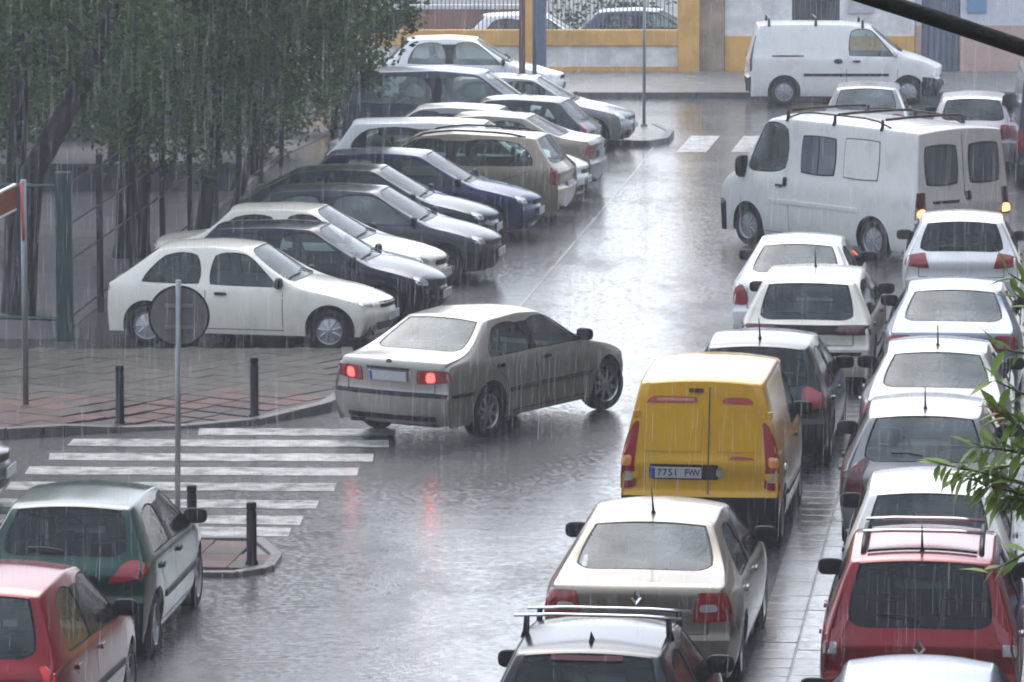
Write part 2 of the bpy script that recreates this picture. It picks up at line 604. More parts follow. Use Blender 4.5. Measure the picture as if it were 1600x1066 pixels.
    for s in (0, 1):
        sfx = '_l' if s == 0 else '_r'
        for k in range(NS - 1):
            for r in range(6):
                reg = 'body'
                if r == 4 and 5 <= k <= 8:
                    if k == 5 and sg_rear: reg = 'rear_side_window' + sfx
                    elif k == 6: reg = 'trim' + sfx if S.get('blackB', True) else 'body'
                    elif k in (7, 8): reg = 'front_window' + sfx
                elif r <= 3 and k in (7, 8): reg = 'front_door' + sfx
                elif r <= 3 and k in (5, 6) and d5: reg = 'rear_door' + sfx
                elif r <= 1 and k == 0: reg = 'rear_bumper'
                elif r <= 1 and k == 1 and S['t2'] < .8: reg = 'rear_bumper'
                elif r <= 1 and k >= 11: reg = 'front_bumper'
                a, b, c, d = V['S', s, k, r], V['S', s, k + 1, r], V['S', s, k + 1, r + 1], V['S', s, k, r + 1]
                face((a, b, c, d) if s == 1 else (d, c, b, a), reg)
    for tag_ in ('R', 'F'):
        for r in range(6):
            for j in range(NJ - 1):
                inner = 1 <= j <= 4
                if tag_ == 'R':
                    reg = 'rear_bumper' if r < 2 else ('tailgate' if inner else 'body')
                else:
                    reg = 'front_bumper' if r < 3 else 'body'
                a, b, c, d = V[tag_, r, j], V[tag_, r, j + 1], V[tag_, r + 1, j + 1], V[tag_, r + 1, j]
                face((a, b, c, d) if tag_ == 'R' else (d, c, b, a), reg)
    def cr(a, b, val):
        e = bm.edges.get((a, b))
        if e:
            e[cl] = max(e[cl], val)
    # glass edges and body lines
    glassy = {RI[n] for n in REG if 'window' in n or n == 'windscreen'}
    for e in bm.edges:
        ids = {f.material_index for f in e.link_faces}
        g = [f.material_index in glassy for f in e.link_faces]
        if len(g) == 2 and g[0] != g[1]:
            e[cl] = S.get('gcrease', .95)
    for s in (0, 1):
        for k in range(NS - 1):
            cr(V['S', s, k, 4], V['S', s, k + 1, 4], S.get('beltc', .45))
            cr(V['S', s, k, 6], V['S', s, k + 1, 6], S.get('railc', .45))
            cr(V['S', s, k, 0], V['S', s, k + 1, 0], 1)
            cr(V['S', s, k, 2], V['S', s, k + 1, 2], S.get('midc', .25))
        for r in range(6):
            cr(V['S', s, 0, r], V['S', s, 0, r + 1], S.get('tailc', .45))
            cr(V['S', s, 13, r], V['S', s, 13, r + 1], .3)
    for j in range(NJ - 1):
        cr(V['T', 0, j], V['T', 0, j + 1], .3)
        cr(V['T', 1, j], V['T', 1, j + 1], S.get('deckc', .55))
        cr(V['T', 3, j], V['T', 3, j + 1], .7)
        cr(V['R', 2, j], V['R', 2, j + 1], .8)
        cr(V['R', 3, j], V['R', 3, j + 1], .5)
        cr(V['T', 12, j], V['T', 12, j + 1], .35)
        cr(V['T', 13, j], V['T', 13, j + 1], .3)
    for v in bm.verts:
        v.co.y -= L / 2
    me = bpy.data.meshes.new('shell')
    bm.to_mesh(me); bm.free()
    o = bpy.data.objects.new('shell', me)
    COL.objects.link(o)
    md = o.modifiers.new('s', 'SUBSURF')
    md.levels = md.render_levels = 2
    md.boundary_smooth = 'PRESERVE_CORNERS'
    dg = bpy.context.evaluated_depsgraph_get()
    ev = o.evaluated_get(dg)
    me2 = bpy.data.meshes.new_from_object(ev)
    bpy.data.objects.remove(o)
    bpy.data.meshes.remove(me)
    return me2

def cut_arches(bm, S):
    L = S['L']
    ra = S['wr'] + S.get('gap', .05)
    for tw in (L - S['fo'] - S['wb'], L - S['fo']):
        cy, cz = tw - L / 2, S['wr'] + S.get('archup', .01)
        def roi():
            return [f for f in bm.faces if abs(f.normal.x) > .3 and abs(f.calc_center_median().x) > S['W'] * .3
                    and (f.calc_center_median() - Vector((f.calc_center_median().x, cy, cz))).length < ra * 1.45]
        n = 14
        for i in range(n + 1):
            a = math.pi * i / n
            d = Vector((0, math.cos(a), math.sin(a)))
            fs = roi()
            g = list({x for f in fs for x in (list(f.verts) + list(f.edges))}) + fs
            bmesh.ops.bisect_plane(bm, geom=g, dist=1e-5, plane_co=Vector((0, cy, cz)) + d * ra, plane_no=d)
        kill = []
        for f in roi():
            c = f.calc_center_median()
            y, z = c.y - cy, c.z - cz
            if z > 0:
                ins = all((y * math.cos(math.pi * i / n) + z * math.sin(math.pi * i / n)) < ra + 1e-4 for i in range(n + 1))
            else:
                ins = abs(y) < ra + 1e-4
            if ins:
                kill.append(f)
        bmesh.ops.delete(bm, geom=kill, context='FACES')

class Car:
    pass

def patch_mesh(C, quad, n, m, off, rnd=0.0, mode='rear', skirt=.012, name='patch'):
    """a raised panel lying on the body. quad: four corners in (u,v);
    rear/front: u=x, v=z   side: u=t, v=z, sg in mode   wrap: u=angle, v=z   top: u=x, v=t"""
    bvh, L = C.bvh, C.S['L']
    pts, nor = [], []
    for i in range(n + 1):
        for j in range(m + 1):
            a, b = 2 * i / n - 1, 2 * j / m - 1
            if rnd > 0:
                aa, bb = a * math.sqrt(1 - b * b / 2), b * math.sqrt(1 - a * a / 2)
                a, b = lerp(a, aa, rnd), lerp(b, bb, rnd)
            p, q = (a + 1) / 2, (b + 1) / 2
            u = lerp(lerp(quad[0][0], quad[1][0], p), lerp(quad[3][0], quad[2][0], p), q)
            v = lerp(lerp(quad[0][1], quad[1][1], p), lerp(quad[3][1], quad[2][1], p), q)
            if mode == 'rear':
                o, d = Vector((u, -L / 2 - 1, v)), Vector((0, 1, 0)); out = -d
            elif mode == 'front':
                o, d = Vector((u, L / 2 + 1, v)), Vector((0, -1, 0)); out = -d
            elif mode in ('side_r', 'side_l'):
                sg = 1 if mode == 'side_r' else -1
                o, d = Vector((sg * 3, u - L / 2, v)), Vector((-sg, 0, 0)); out = -d
            elif mode == 'top':
                o, d = Vector((u, v - L / 2, 4)), Vector((0, 0, -1)); out = -d
            else:   # ('wrap', sg, rear/front)
                sg, end = mode[1], mode[2]
                ax = sg * (C.S['W'] / 2 - .38)
                ay = (-L / 2 + .38) if end == 'rear' else (L / 2 - .48)
                an = R(u)
                d = Vector((sg * math.sin(an), -math.cos(an) if end == 'rear' else math.cos(an), 0))
                o = Vector((ax, ay, v)); out = d
            h = bvh.ray_cast(o, d, 6)
            if h[0] is None:
                h2 = bvh.find_nearest(o + d * (1.0 if mode[0] != 'wrap' else .4))
                loc, no = h2[0], h2[1]
            else:
                loc, no = h[0], h[1]
            if no.dot(out) < 0:
                no = -no
            pts.append(loc + no * off); nor.append(no)
    w = m + 1
    fs = []
    e1 = pts[w] - pts[0]; e2 = pts[1] - pts[0]
    flip = e1.cross(e2).dot(nor[0]) < 0
    for i in range(n):
        for j in range(m):
            f = (i * w + j, (i + 1) * w + j, (i + 1) * w + j + 1, i * w + j + 1)
            fs.append(f[::-1] if flip else f)
    rim = [i * w for i in range(n + 1)] + [n * w + j for j in range(1, m + 1)] + [i * w + m for i in range(n - 1, -1, -1)] + [j for j in range(m - 1, 0, -1)]
    base = len(pts)
    vs = list(pts)
    for k in rim:
        vs.append(pts[k] - nor[k] * skirt)
    K = len(rim)
    for i in range(K):
        a, b = rim[i], rim[(i + 1) % K]
        f = (b, a, base + i, base + (i + 1) % K)
        fs.append(f[::-1] if flip else f)
    return mesh(name, vs, fs, True, 50)

def patch(C, name, quad, mat, mode='rear', n=6, m=6, off=.008, rnd=0.5, parent=None, skirt=.02):
    return obj(name, patch_mesh(C, quad, n, m, off, rnd, mode, skirt, name), mat, parent or C.root)

def rect(u0, u1, v0, v1):
    return [(u0, v0), (u1, v0), (u1, v1), (u0, v1)]

def seam(C, name, line, side, width=.010, mat=None, off=.0015):
    """thin dark shut line drawn down the flank"""
    L = C.S['L']
    sg = 1 if side == 'r' else -1
    vs, fs = [], []
    for i, (t, z) in enumerate(line):
        a = Vector(line[max(i - 1, 0)] + (0,)); b = Vector(line[min(i + 1, len(line) - 1)] + (0,))
        d = (b - a).normalized(); p = Vector((-d.y, d.x, 0)) * width / 2
        for s_ in (-1, 1):
            o = Vector((sg * 3, t + p.x * s_ - L / 2, z + p.y * s_))
            h = C.bvh.ray_cast(o, Vector((-sg, 0, 0)), 4)
            loc = h[0] if h[0] is not None else Vector((sg * C.S['W'] / 2, o.y, o.z))
            vs.append(loc + Vector((sg * off, 0, 0)))
    for i in range(len(line) - 1):
        f = (2 * i, 2 * i + 1, 2 * i + 3, 2 * i + 2)
        fs.append(f if sg < 0 else f[::-1])
    return vs, fs

def make_car(name, S0, color, label, cat='car', group=None, at=(0, 0), head=0, anchor=None, z=0.0, **kw):
    """at: world position of the point 'anchor' metres from the rear bumper on the centre line (default the car's middle)"""
    S = dict(S0); S.update(kw)
    L, W = S['L'], S['W']
    C = Car(); C.S = S
    hd = R(head)
    an = (anchor if anchor is not None else L / 2) - L / 2
    loc = (at[0] - math.sin(hd) * an, at[1] - math.cos(hd) * an, z)
    C.root = empty(name, loc, -hd)
    tag(C.root, label, cat, group)
    me = body_mesh(S)
    bm = bmesh.new(); bm.from_mesh(me)
    bm.normal_update()
    C.bvh = BVHTree.FromBMesh(bm)
    cut_arches(bm, S)
    hood_mat = color
    black_b = S.get('black_bumpers', False)
    side_glass = S.get('side_glass', GLASS_S)
    rear_glass = S.get('rear_glass', GLASS)
    regmat = {}
    for n_ in REG:
        regmat[n_] = color
    regmat['front_bumper'] = regmat['rear_bumper'] = BLACK if black_b else color
    regmat['trim_r'] = regmat['trim_l'] = TRIM
    regmat['windscreen'] = S.get('ws_glass', GLASS); regmat['rear_window'] = rear_glass
    for n_ in REG:
        if 'side_window' in n_ or 'front_window' in n_:
            regmat[n_] = side_glass
    merge = S.get('merge', [])
    for i, n_ in enumerate(REG):
        fs = [f for f in bm.faces if f.material_index == i]
        if not fs:
            continue
        idx, vs, fl = {}, [], []
        for f in fs:
            q = []
            for v in f.verts:
                if v.index not in idx:
                    idx[v.index] = len(vs); vs.append(v.co.copy())
                q.append(idx[v.index])
            fl.append(q)
        glassy = 'window' in n_ or n_ == 'windscreen'
        pm = mesh(PART.get(n_, n_), vs, fl, True, 42)
        if glassy or 'trim' in n_:   # set the pane a little behind the frame
            pm2 = bmesh.new(); pm2.from_mesh(pm); pm2.normal_update()
            for v in pm2.verts:
                v.co -= v.normal * (.006 if glassy else -.002)
            pm2.to_mesh(pm); pm2.free()
        o = obj(PART.get(n_, n_), pm, regmat[n_], C.root)
        if glassy and S.get('seal', True):
            bnd = bmesh.new(); bnd.from_mesh(pm)
            loops = [e for e in bnd.edges if e.is_boundary]
            sm = MB()
            cen = sum((v.co for v in bnd.verts), Vector()) / len(bnd.verts)
            bnd.normal_update()
            for e in loops:
                p0, p1 = e.verts[0].co, e.verts[1].co
                n0, n1 = e.verts[0].normal, e.verts[1].normal
                q0 = p0 + (cen - p0).normalized() * .020; q1 = p1 + (cen - p1).normalized() * .020
                sm.add([p0 + n0 * .004, p1 + n1 * .004, q1 + n1 * .0045, q0 + n0 * .0045], [(0, 1, 2, 3)])
            bnd.free()
            sm.build('window_seal', BLACK, o)
    bm.free()
    bpy.data.meshes.remove(me)
    # shut lines of the doors
    t7 = S['t6'] + S.get('bp', .08)
    zb = lerp(S['zbr'], S['zbf'], .5)
    for side in ('r', 'l') if S.get('both', True) else (S.get('show', 'r'),):
        sm = MB()
        lines = []
        zs = [.26, .36, .46, .56, .66, .76, zb - .06]
        if not S.get('noseam'):
            lines.append([(S['t9b'] + .04, zq) for zq in zs])
            lines.append([(t7 - .03, zq) for zq in zs])
            lines.append([(lerp(t7 - .03, S['t9b'] + .04, q / 6), .27) for q in range(7)])
            if S['doors'] == 5:
                aw = L - S['fo'] - S['wb'] + S['wr'] + .09
                lines.append([(max(S['t5b'] + .02, aw - .02 + max(0, .30 - zq)), zq) if zq < .62 else (lerp(aw, S['t5b'] + .02, (zq - .62) / .3), zq) for zq in zs])
                lines.append([(lerp(aw, t7 - .03, q / 6), .27) for q in range(7)])
        for ln in lines:
            sm.add(*seam(C, 'x', ln, side))
        if lines:
            sm.build('door_shut_line', INK, C.root)
        # handles and rubbing strips
        hz = zb - S.get('hdrop', .10)
        hm = S.get('handle', BLACK)
        hs = [t7 + .10] + ([S['t5b'] + .16] if S['doors'] == 5 else [])
        for ht_ in hs:
            patch(C, 'door_handle', rect(ht_, ht_ + .17, hz - .02, hz + .022), hm, 'side_' + side, 4, 2, .025, .4)
        if S.get('strip', True):
            a0 = L - S['fo'] - S['wb'] + S['wr'] + .12
            a1 = L - S['fo'] - S['wr'] - .12
            sz = S.get('stripz', .50)
            patch(C, 'side_moulding', rect(a0, a1, sz - .025, sz + .03), S.get('stripmat', BLACK), 'side_' + side, 14, 2, .012, 0)
    # wheels in dark wells
    wr, ww = S['wr'], S.get('ww', .19)
    ty, rim, back = wheel_meshes(wr, ww, S.get('rim', 'cover'))
    steer = R(S.get('steer', 0))
    for tw, st in ((L - S['fo'] - S['wb'], 0), (L - S['fo'], steer)):
        for sg in (1, -1):
            w = obj('wheel', ty, None, C.root)
            w.location = (sg * (W / 2 - ww / 2 - .035), tw - L / 2, wr)
            w.rotation_euler = (R(random.uniform(0, 90)), 0, st if sg > 0 else math.pi + st)
            w.rotation_mode = 'XYZ'
            r_ = obj('rim', rim, None, w)
            b_ = obj('brake_disc', back, None, w)
            wm = MB()
            ra = wr + S.get('gap', .05) + .004
            x0, x1 = sg * (W / 2 - .06), sg * (W / 2 - .36)
            vs, fs = [], []
            n = 18
            for x in (x0, x1):
                for i in range(n + 1):
                    a = math.pi * (i / n) * 1.16 - math.pi * .08
                    vs.append((x, tw - L / 2 + ra * math.cos(a), wr + .01 + ra * math.sin(a)))
            for i in range(n):
                fs.append((i, i + 1, n + 1 + i + 1, n + 1 + i))
            fs.append(tuple(range(n + 1, 2 * n + 2)))
            wm.add(vs, fs)
            wm.build('wheel_well', UNDER, C.root)
    # underside and cabin
    ub = MB()
    ub.box(-W / 2 + .26, W / 2 - .26, -L / 2 + .16, L / 2 - .2, .20, .36)
    ya, yb = L - S['fo'] - S['wb'] + wr + .08 - L / 2, L - S['fo'] - wr - .08 - L / 2
    ub.box(-W / 2 + .09, W / 2 - .09, ya, yb, .20, .37)
    ub.build('underbody', UNDER, C.root)
    cb = MB()
    yc = S['t10'] - L / 2
    zd = lerp(S['zbr'], S['zbf'], .8) - .06
    cb.box(-W / 2 + .12, W / 2 - .12, yc - .42, yc + .02, .5, zd, .04)
    cb.build('dashboard', CABIN, C.root, True, 40)
    sdm, bdm = (SEAT_L, BENCH_L) if S.get('cabin') == 'light' else (SEAT, BENCH)
    sz = S.get('seatz', .10) + (S['H'] - 1.42) * .5
    fy = S['t9b'] - 1.12 - L / 2
    if S.get('seats', True):
        for sg in (1, -1):
            o = obj('front_seat', sdm, None, C.root); o.location = (sg * W * .215, fy, sz)
        if S.get('bench', True):
            o = obj('rear_seat', bdm, None, C.root); o.location = (0, max(fy - .78, S['t3'] + .22 - L / 2), sz - .03)
        o = obj('steering_wheel', STEER, None, C.root)
        o.location = (-W * .215, yc - .50, zd - .02); o.rotation_euler = (0, 0, R(90)); o.rotation_euler = (R(0), R(25), R(90))
    if S['t2'] < .5 and S.get('rearglass', True):
        sh = MB(); sh.box(-W / 2 + .18, W / 2 - .18, S['t2'] + .10 - L / 2, S['t2'] + .45 - L / 2, S['zbr'] - .12, S['zbr'] - .09)
        sh.build('parcel_shelf', CABIN, C.root)
    elif S['t2'] >= .5:
        sh = MB(); sh.box(-W / 2 + .2, W / 2 - .2, S['t2'] + .02 - L / 2, S['t2'] + .5 - L / 2, S['zbr'] - .06, S['zbr'] - .03)
        sh.build('parcel_shelf', CABIN, C.root)
    # door mirrors
    mz = lerp(S['zbr'], S['zbf'], .7) + .075
    my = S['t9b'] - .02 - L / 2
    for sg in (1, -1):
        mo = obj('door_mirror', MIRROR.copy(), S.get('mirror', BLACK), C.root)
        mo.location = (sg * (W / 2 - .005), my, mz)
        k = S.get('mscale', 1.0); mo.scale = (k, k, k * S.get('mtall', 1))
        am = MB().tube([(-sg * .17, .03, -.05), (-sg * .05, .0, -.02)], .022, 6)
        am.build('mirror_arm', BLACK, mo)
    # wipers
    if S.get('rwiper', S['t2'] < .5 and S.get('rearglass', True)):
        def on_top(x, t, off=.02):
            h = C.bvh.ray_cast(Vector((x, t - L / 2 - 0, 4)), Vector((0, 0, -1)), 6)
            return (h[0] + h[1] * off) if h[0] is not None else Vector((x, t - L / 2, 1))
        a = on_top(.0, S['t2'] + .05); b = on_top(-.32, S['t2'] + .09)
        mb = MB().tube([a, (a + b) / 2 + Vector((0, -.015, .015)), b], .011, 5)
        mb.build('rear_wiper', BLACK, C.root)
    if S.get('fwiper', True):
        def on_top2(x, t, off=.012):
            h = C.bvh.ray_cast(Vector((x, t - L / 2, 4)), Vector((0, 0, -1)), 6)
            return (h[0] + h[1] * off) if h[0] is not None else Vector((x, t - L / 2, 1))
        for xa, xb in ((.12, .55), (-.50, -.06)):
            ln = [on_top2(lerp(xa, xb, q / 3), S['t10'] - .10 - .05 * (q / 3)) for q in range(4)]
            MB().tube(ln, .011, 5).build('windscreen_wiper', BLACK, C.root)
    # shut lines round the boot lid or tailgate
    if S.get('tailseam', True) and S.get('rearglass', True):
        rm = MB()
        ex, zt, zu = W / 2 * .70, S['ztb'] + .045, S['z1'] - .03
        runs = [[(-ex, lerp(zt, zu, q / 5)) for q in range(6)], [(ex, lerp(zt, zu, q / 5)) for q in range(6)], [(lerp(-ex, ex, q / 12), zt) for q in range(13)]]
        for ln in runs:
            vs = []
            for x, z_ in ln:
                hv = ln[0][0] == ln[-1][0]
                for s_ in (-.005, .005):
                    h = C.bvh.ray_cast(Vector((x + (s_ if hv else 0), -L / 2 - 1, z_ + (0 if hv else s_))), Vector((0, 1, 0)), 4)
                    p_ = h[0] if h[0] is not None else Vector((x, -L / 2, z_))
                    vs.append(p_ + Vector((0, -.002, .001)))
            rm.add(vs, [(2 * i, 2 * i + 1, 2 * i + 3, 2 * i + 2) for i in range(len(ln) - 1)])
        rm.build('boot_shut_line', INK, C.root)
    # lights
    tl = S.get('tail')
    if tl:
        for sg in (1, -1):
            m_ = S.get('tail_mat', LAMP_RED)
            o = patch(C, 'tail_light', tl, m_, ('wrap', sg, 'rear'), 8, 6, .010, S.get('tail_rnd', .35))
            for q, mt in S.get('tail_sub', []):
                patch(C, 'lamp_segment', q, mt, ('wrap', sg, 'rear'), 4, 4, .014, .5, parent=o)
    hl = S.get('headl', [(8, .58), (58, .62), (62, .72), (12, .68)])
    if hl:
        for sg in (1, -1):
            patch(C, 'headlight', hl, LAMP_CLEAR, ('wrap', sg, 'front'), 8, 4, .008, .35)
    if S.get('grille', True):
        patch(C, 'grille', rect(-.36, .36, .56, .64), BLACK, 'front', 6, 2, .006, .2)
        patch(C, 'lower_grille', rect(-.5, .5, .27, .38), BLACK, 'front', 6, 2, .006, .2)
    pz = S.get('plate')
    if pz:
        plate(C, pz, S.get('plate_text'))
    fz = S.get('fplate', .44)
    if fz:
        h = C.bvh.ray_cast(Vector((0, 5, fz)), Vector((0, -1, 0)), 9)
        if h[0] is not None:
            MB().box(-.26, .26, h[0].y + .004, h[0].y + .016, fz - .055, fz + .055).build('number_plate', PLATE, C.root)
    if S.get('antenna'):
        at_, az = S['antenna'], None
        h = C.bvh.ray_cast(Vector((0, at_ - L / 2, 4)), Vector((0, 0, -1)), 6)
        p = h[0]
        MB().tube([p, p + Vector((0, -.02, .03)), p + Vector((0, -.20, .26))], [.022, .012, .004], 6).build('antenna', BLACK, C.root)
    if S.get('exhaust', True):
        mb = MB().tube([(-.42, -L / 2 + .30, .25), (-.42, -L / 2 + .06, .25)], .027, 8)
        mb.build('exhaust_pipe', UNDER, C.root)
    return C

def plate(C, z, text=None, x=0.0, band=True, w=.52, h=.112):
    L = C.S['L']
    hit = C.bvh.ray_cast(Vector((x, -L / 2 - 1, z)), Vector((0, 1, 0)), 4)
    hit2 = C.bvh.ray_cast(Vector((x, -L / 2 - 1, z + .05)), Vector((0, 1, 0)), 4)
    y = min(hit[0].y, hit2[0].y) - .012
    lean = math.atan2(hit2[0].y - hit[0].y, .05)
    o = MB().box(-w / 2, w / 2, -.006, .006, -h / 2, h / 2).build('number_plate', PLATE, C.root)
    o.location = (x, y, z); o.rotation_euler = (-lean, 0, 0)
    if band:
        MB().box(-w / 2 + .002, -w / 2 + .045, -.008, -.0055, -h / 2 + .003, h / 2 - .003).build('plate_band', PLATE_BLUE, o)
    if text:
        for k, ch in enumerate(text):
            if ch == ' ':
                continue
            cu = bpy.data.curves.new('plate_character', 'FONT')
            cu.body = ch; cu.size = h * .92; cu.align_x = 'CENTER'; cu.align_y = 'CENTER'
            cu.offset = .0016
            to = bpy.data.objects.new('tmp', cu); COL.objects.link(to)
            dg = bpy.context.evaluated_depsgraph_get()
            me = bpy.data.meshes.new_from_object(to.evaluated_get(dg))
            bpy.data.objects.remove(to)
            t = obj('plate_character', me, INK, o)
            if not me.materials: me.materials.append(INK)
            t.rotation_euler = (R(90), 0, 0); t.location = (.026 + (k - (len(text) - 1) / 2) * .056, -.0085, 0); t.scale = (.72 if ch in 'WM' else .9, 1, 1)
    return o

# ------------------------------------------------------------------ the ground
def wet_ground(name, col_a, col_b, grain=90, ripple=0.5, film=(0.04, 0.22), patch_scale=0.25, rnd=False, vs=1.2, ior=1.40, coat=1.0, vr=(.3, .7), thin=1.0):
    if name in MATS:
        return MATS[name]
    m, nt, p = new_mat(name)
    N, Lk = nt.nodes, nt.links
    geo = N.new('ShaderNodeNewGeometry')
    pos = geo.outputs['Position']
    def noise(scale, detail=5, rough=.6, vec=pos):
        n = N.new('ShaderNodeTexNoise')
        n.inputs['Scale'].default_value = scale
        n.inputs['Detail'].default_value = detail
        n.inputs['Roughness'].default_value = rough
        Lk.new(vec, n.inputs['Vector'])
        return n.outputs['Fac']
    def mrange(v, a, b, c, d):
        r = N.new('ShaderNodeMapRange')
        for k, q in zip(('From Min', 'From Max', 'To Min', 'To Max'), (a, b, c, d)):
            r.inputs[k].default_value = q
        Lk.new(v, r.inputs['Value'])
        return r.outputs[0]
    mx = N.new('ShaderNodeMix'); mx.data_type = 'RGBA'
    mx.inputs['A'].default_value = (*col_a, 1); mx.inputs['B'].default_value = (*col_b, 1)
    Lk.new(mrange(noise(vs, 8, .7), vr[0], vr[1], 0, 1), mx.inputs['Factor'])
    colr = mx.outputs['Result']
    if rnd:
        oi = N.new('ShaderNodeObjectInfo')
        m2 = N.new('ShaderNodeMix'); m2.data_type = 'RGBA'; m2.blend_type = 'MULTIPLY'
        m2.inputs['Factor'].default_value = 1
        Lk.new(colr, m2.inputs['A']); Lk.new(mrange(oi.outputs['Random'], 0, 1, .65, 1.2), m2.inputs['B'])
        colr = m2.outputs['Result']
    Lk.new(colr, p.inputs['Base Color'])
    p.inputs['Roughness'].default_value = .75
    p.inputs['Coat Weight'].default_value = coat
    p.inputs['Specular IOR Level'].default_value = .25 if coat < 1 else .5
    p.inputs['Coat IOR'].default_value = ior
    pud = mrange(noise(patch_scale, 5, .55), .40, .62, 0, 1)
    Lk.new(mrange(pud, 0, 1, film[1], film[0]), p.inputs['Coat Roughness'])
    if thin < 1:
        mq = N.new('ShaderNodeMapping')
        mq.inputs['Rotation'].default_value = (0, 0, R(-7)); mq.inputs['Scale'].default_value = (.55, .22, 1)
        Lk.new(pos, mq.inputs[0])
        Lk.new(mrange(noise(1.0, 6, .62, mq.outputs[0]), .36, .50, thin, 1), p.inputs['Coat Weight'])
    # grain of the stone under the film
    b0 = N.new('ShaderNodeBump'); b0.inputs['Strength'].default_value = .5; b0.inputs['Distance'].default_value = .01
    Lk.new(noise(grain, 3), b0.inputs['Height'])
    Lk.new(b0.outputs[0], p.inputs['Normal'])
    # running water: long swells, short wavelets, rings of the drops
    mp = N.new('ShaderNodeMapping')
    mp.inputs['Rotation'].default_value = (0, 0, R(8)); mp.inputs['Scale'].default_value = (.55, 1.3, 1)
    Lk.new(pos, mp.inputs[0])
    b1 = N.new('ShaderNodeBump'); b1.inputs['Strength'].default_value = ripple; b1.inputs['Distance'].default_value = .009
    Lk.new(noise(1.7, 4, .55, mp.outputs[0]), b1.inputs['Height'])
    b2 = N.new('ShaderNodeBump'); b2.inputs['Strength'].default_value = ripple; b2.inputs['Distance'].default_value = .0048
    Lk.new(noise(8, 4, .6), b2.inputs['Height'])
    Lk.new(mrange(noise(.35, 4, .6, mp.outputs[0]), .38, .62, ripple * .25, ripple * 1.5), b2.inputs['Strength'])
    Lk.new(b1.outputs[0], b2.inputs['Normal'])
    vo = N.new('ShaderNodeTexVoronoi'); vo.inputs['Scale'].default_value = 9
    Lk.new(pos, vo.inputs['Vector'])
    si = N.new('ShaderNodeMath'); si.operation = 'SINE'
    ml = N.new('ShaderNodeMath'); ml.operation = 'MULTIPLY'; ml.inputs[1].default_value = 42
    Lk.new(vo.outputs['Distance'], ml.inputs[0]); Lk.new(ml.outputs[0], si.inputs[0])
    b3 = N.new('ShaderNodeBump'); b3.inputs['Strength'].default_value = ripple * .55; b3.inputs['Distance'].default_value = .0011
    Lk.new(si.outputs[0], b3.inputs['Height']); Lk.new(b2.outputs[0], b3.inputs['Normal'])
    Lk.new(b3.outputs[0], p.inputs['Coat Normal'])
    MATS[name] = m
    return m

ASPHALT = wet_ground('wet_asphalt', (.022, .022, .024), (.050, .049, .047), ripple=.47, film=(.015, .15), ior=1.5, thin=.5)
EARTH = wet_ground('wet_park_ground', (.040, .036, .038), (.085, .078, .082), film=(.35, .7), ripple=.5, coat=.2)
SLAB = wet_ground('wet_paving_slab', (.036, .031, .025), (.072, .062, .050), film=(.2, .5), ripple=.25, rnd=True, vs=5, coat=.13)
SLAB_RED = wet_ground('wet_red_slab', (.075, .038, .031), (.115, .058, .047), film=(.2, .5), ripple=.25, rnd=True, vs=5, coat=.13)
KERB = wet_ground('wet_kerb_stone', (.09, .088, .082), (.17, .165, .155), film=(.12, .4), ripple=.2, rnd=True, vs=6, coat=.4)
BLOCKS = wet_ground('wet_block_paving', (.07, .07, .072), (.13, .13, .13), film=(.04, .2), ripple=.3, rnd=True, vs=5)
PAINTED = wet_ground('worn_road_paint', (.07, .07, .066), (.50, .49, .45), film=(.10, .35), ripple=.35, vs=3.8, coat=.6, vr=(.34, .60))
FARWALK = wet_ground('wet_far_pavement', (.16, .15, .14), (.26, .25, .23), film=(.15, .4), ripple=.2, vs=3, coat=.4)

def sheet(name, x0, x1, y0, y1, z, mat, kind='structure'):
    me = mesh(name, [(x0, y0, z), (x1, y0, z), (x1, y1, z), (x0, y1, z)], [(0, 1, 2, 3)])
    return tag(obj(name, me, mat), kind=kind)

sheet('ground', -400, 400, -100, 900, -.30, EARTH)
sheet('road', -30, 30, 15, 108.6, 0, ASPHALT)
park = MB()
park.prism([(-30, 66.6), (-6.2, 67.6), (-4.3, 95.5), (-3.4, 101), (-30, 101)], -.05, .008)
tag(park.build('park_ground', EARTH), kind='structure')

def inside(poly, x, y):
    c = False
    for i in range(len(poly)):
        x1, y1 = poly[i]; x2, y2 = poly[i - 1]
        if (y1 > y) != (y2 > y) and x < (x2 - x1) * (y - y1) / (y2 - y1) + x1:
            c = not c
    return c

def slab_mesh(w, d, h, bev=.008):
    return MB().box(-w / 2, w / 2, -d / 2, d / 2, -h, 0, bev).mesh('paving_slab')

SM_G = slab_mesh(.392, .392, .10); SM_G.materials.append(SLAB)
SM_R = slab_mesh(.392, .392, .10); SM_R.materials.append(SLAB_RED)
rng = random.Random(5)

def lay(parent, poly, zfun, redfun, ang, margin=.05, step=.40, meshes=(SM_G, SM_R), name='paving_slab', jit=.003):
    ca, sa = math.cos(R(ang)), math.sin(R(ang))
    xs = [p[0] for p in poly]; ys = [p[1] for p in poly]
    cx, cy = sum(xs) / len(xs), sum(ys) / len(ys)
    rad = max(math.hypot(x - cx, y - cy) for x, y in poly)
    n = int(rad / step) + 2
    for i in range(-n, n + 1):
        for j in range(-n, n + 1):
            a, b = i * step, j * step
            x, y = cx + a * ca + b * sa, cy - a * sa + b * ca
            if not inside(poly, x, y):
                continue
            o = obj(name, meshes[1] if redfun(x, y) else meshes[0], None, parent)
            o.location = (x, y, zfun(x, y) + rng.uniform(-jit, jit))
            o.rotation_euler = (rng.uniform(-.008, .008), rng.uniform(-.008, .008), -R(ang))

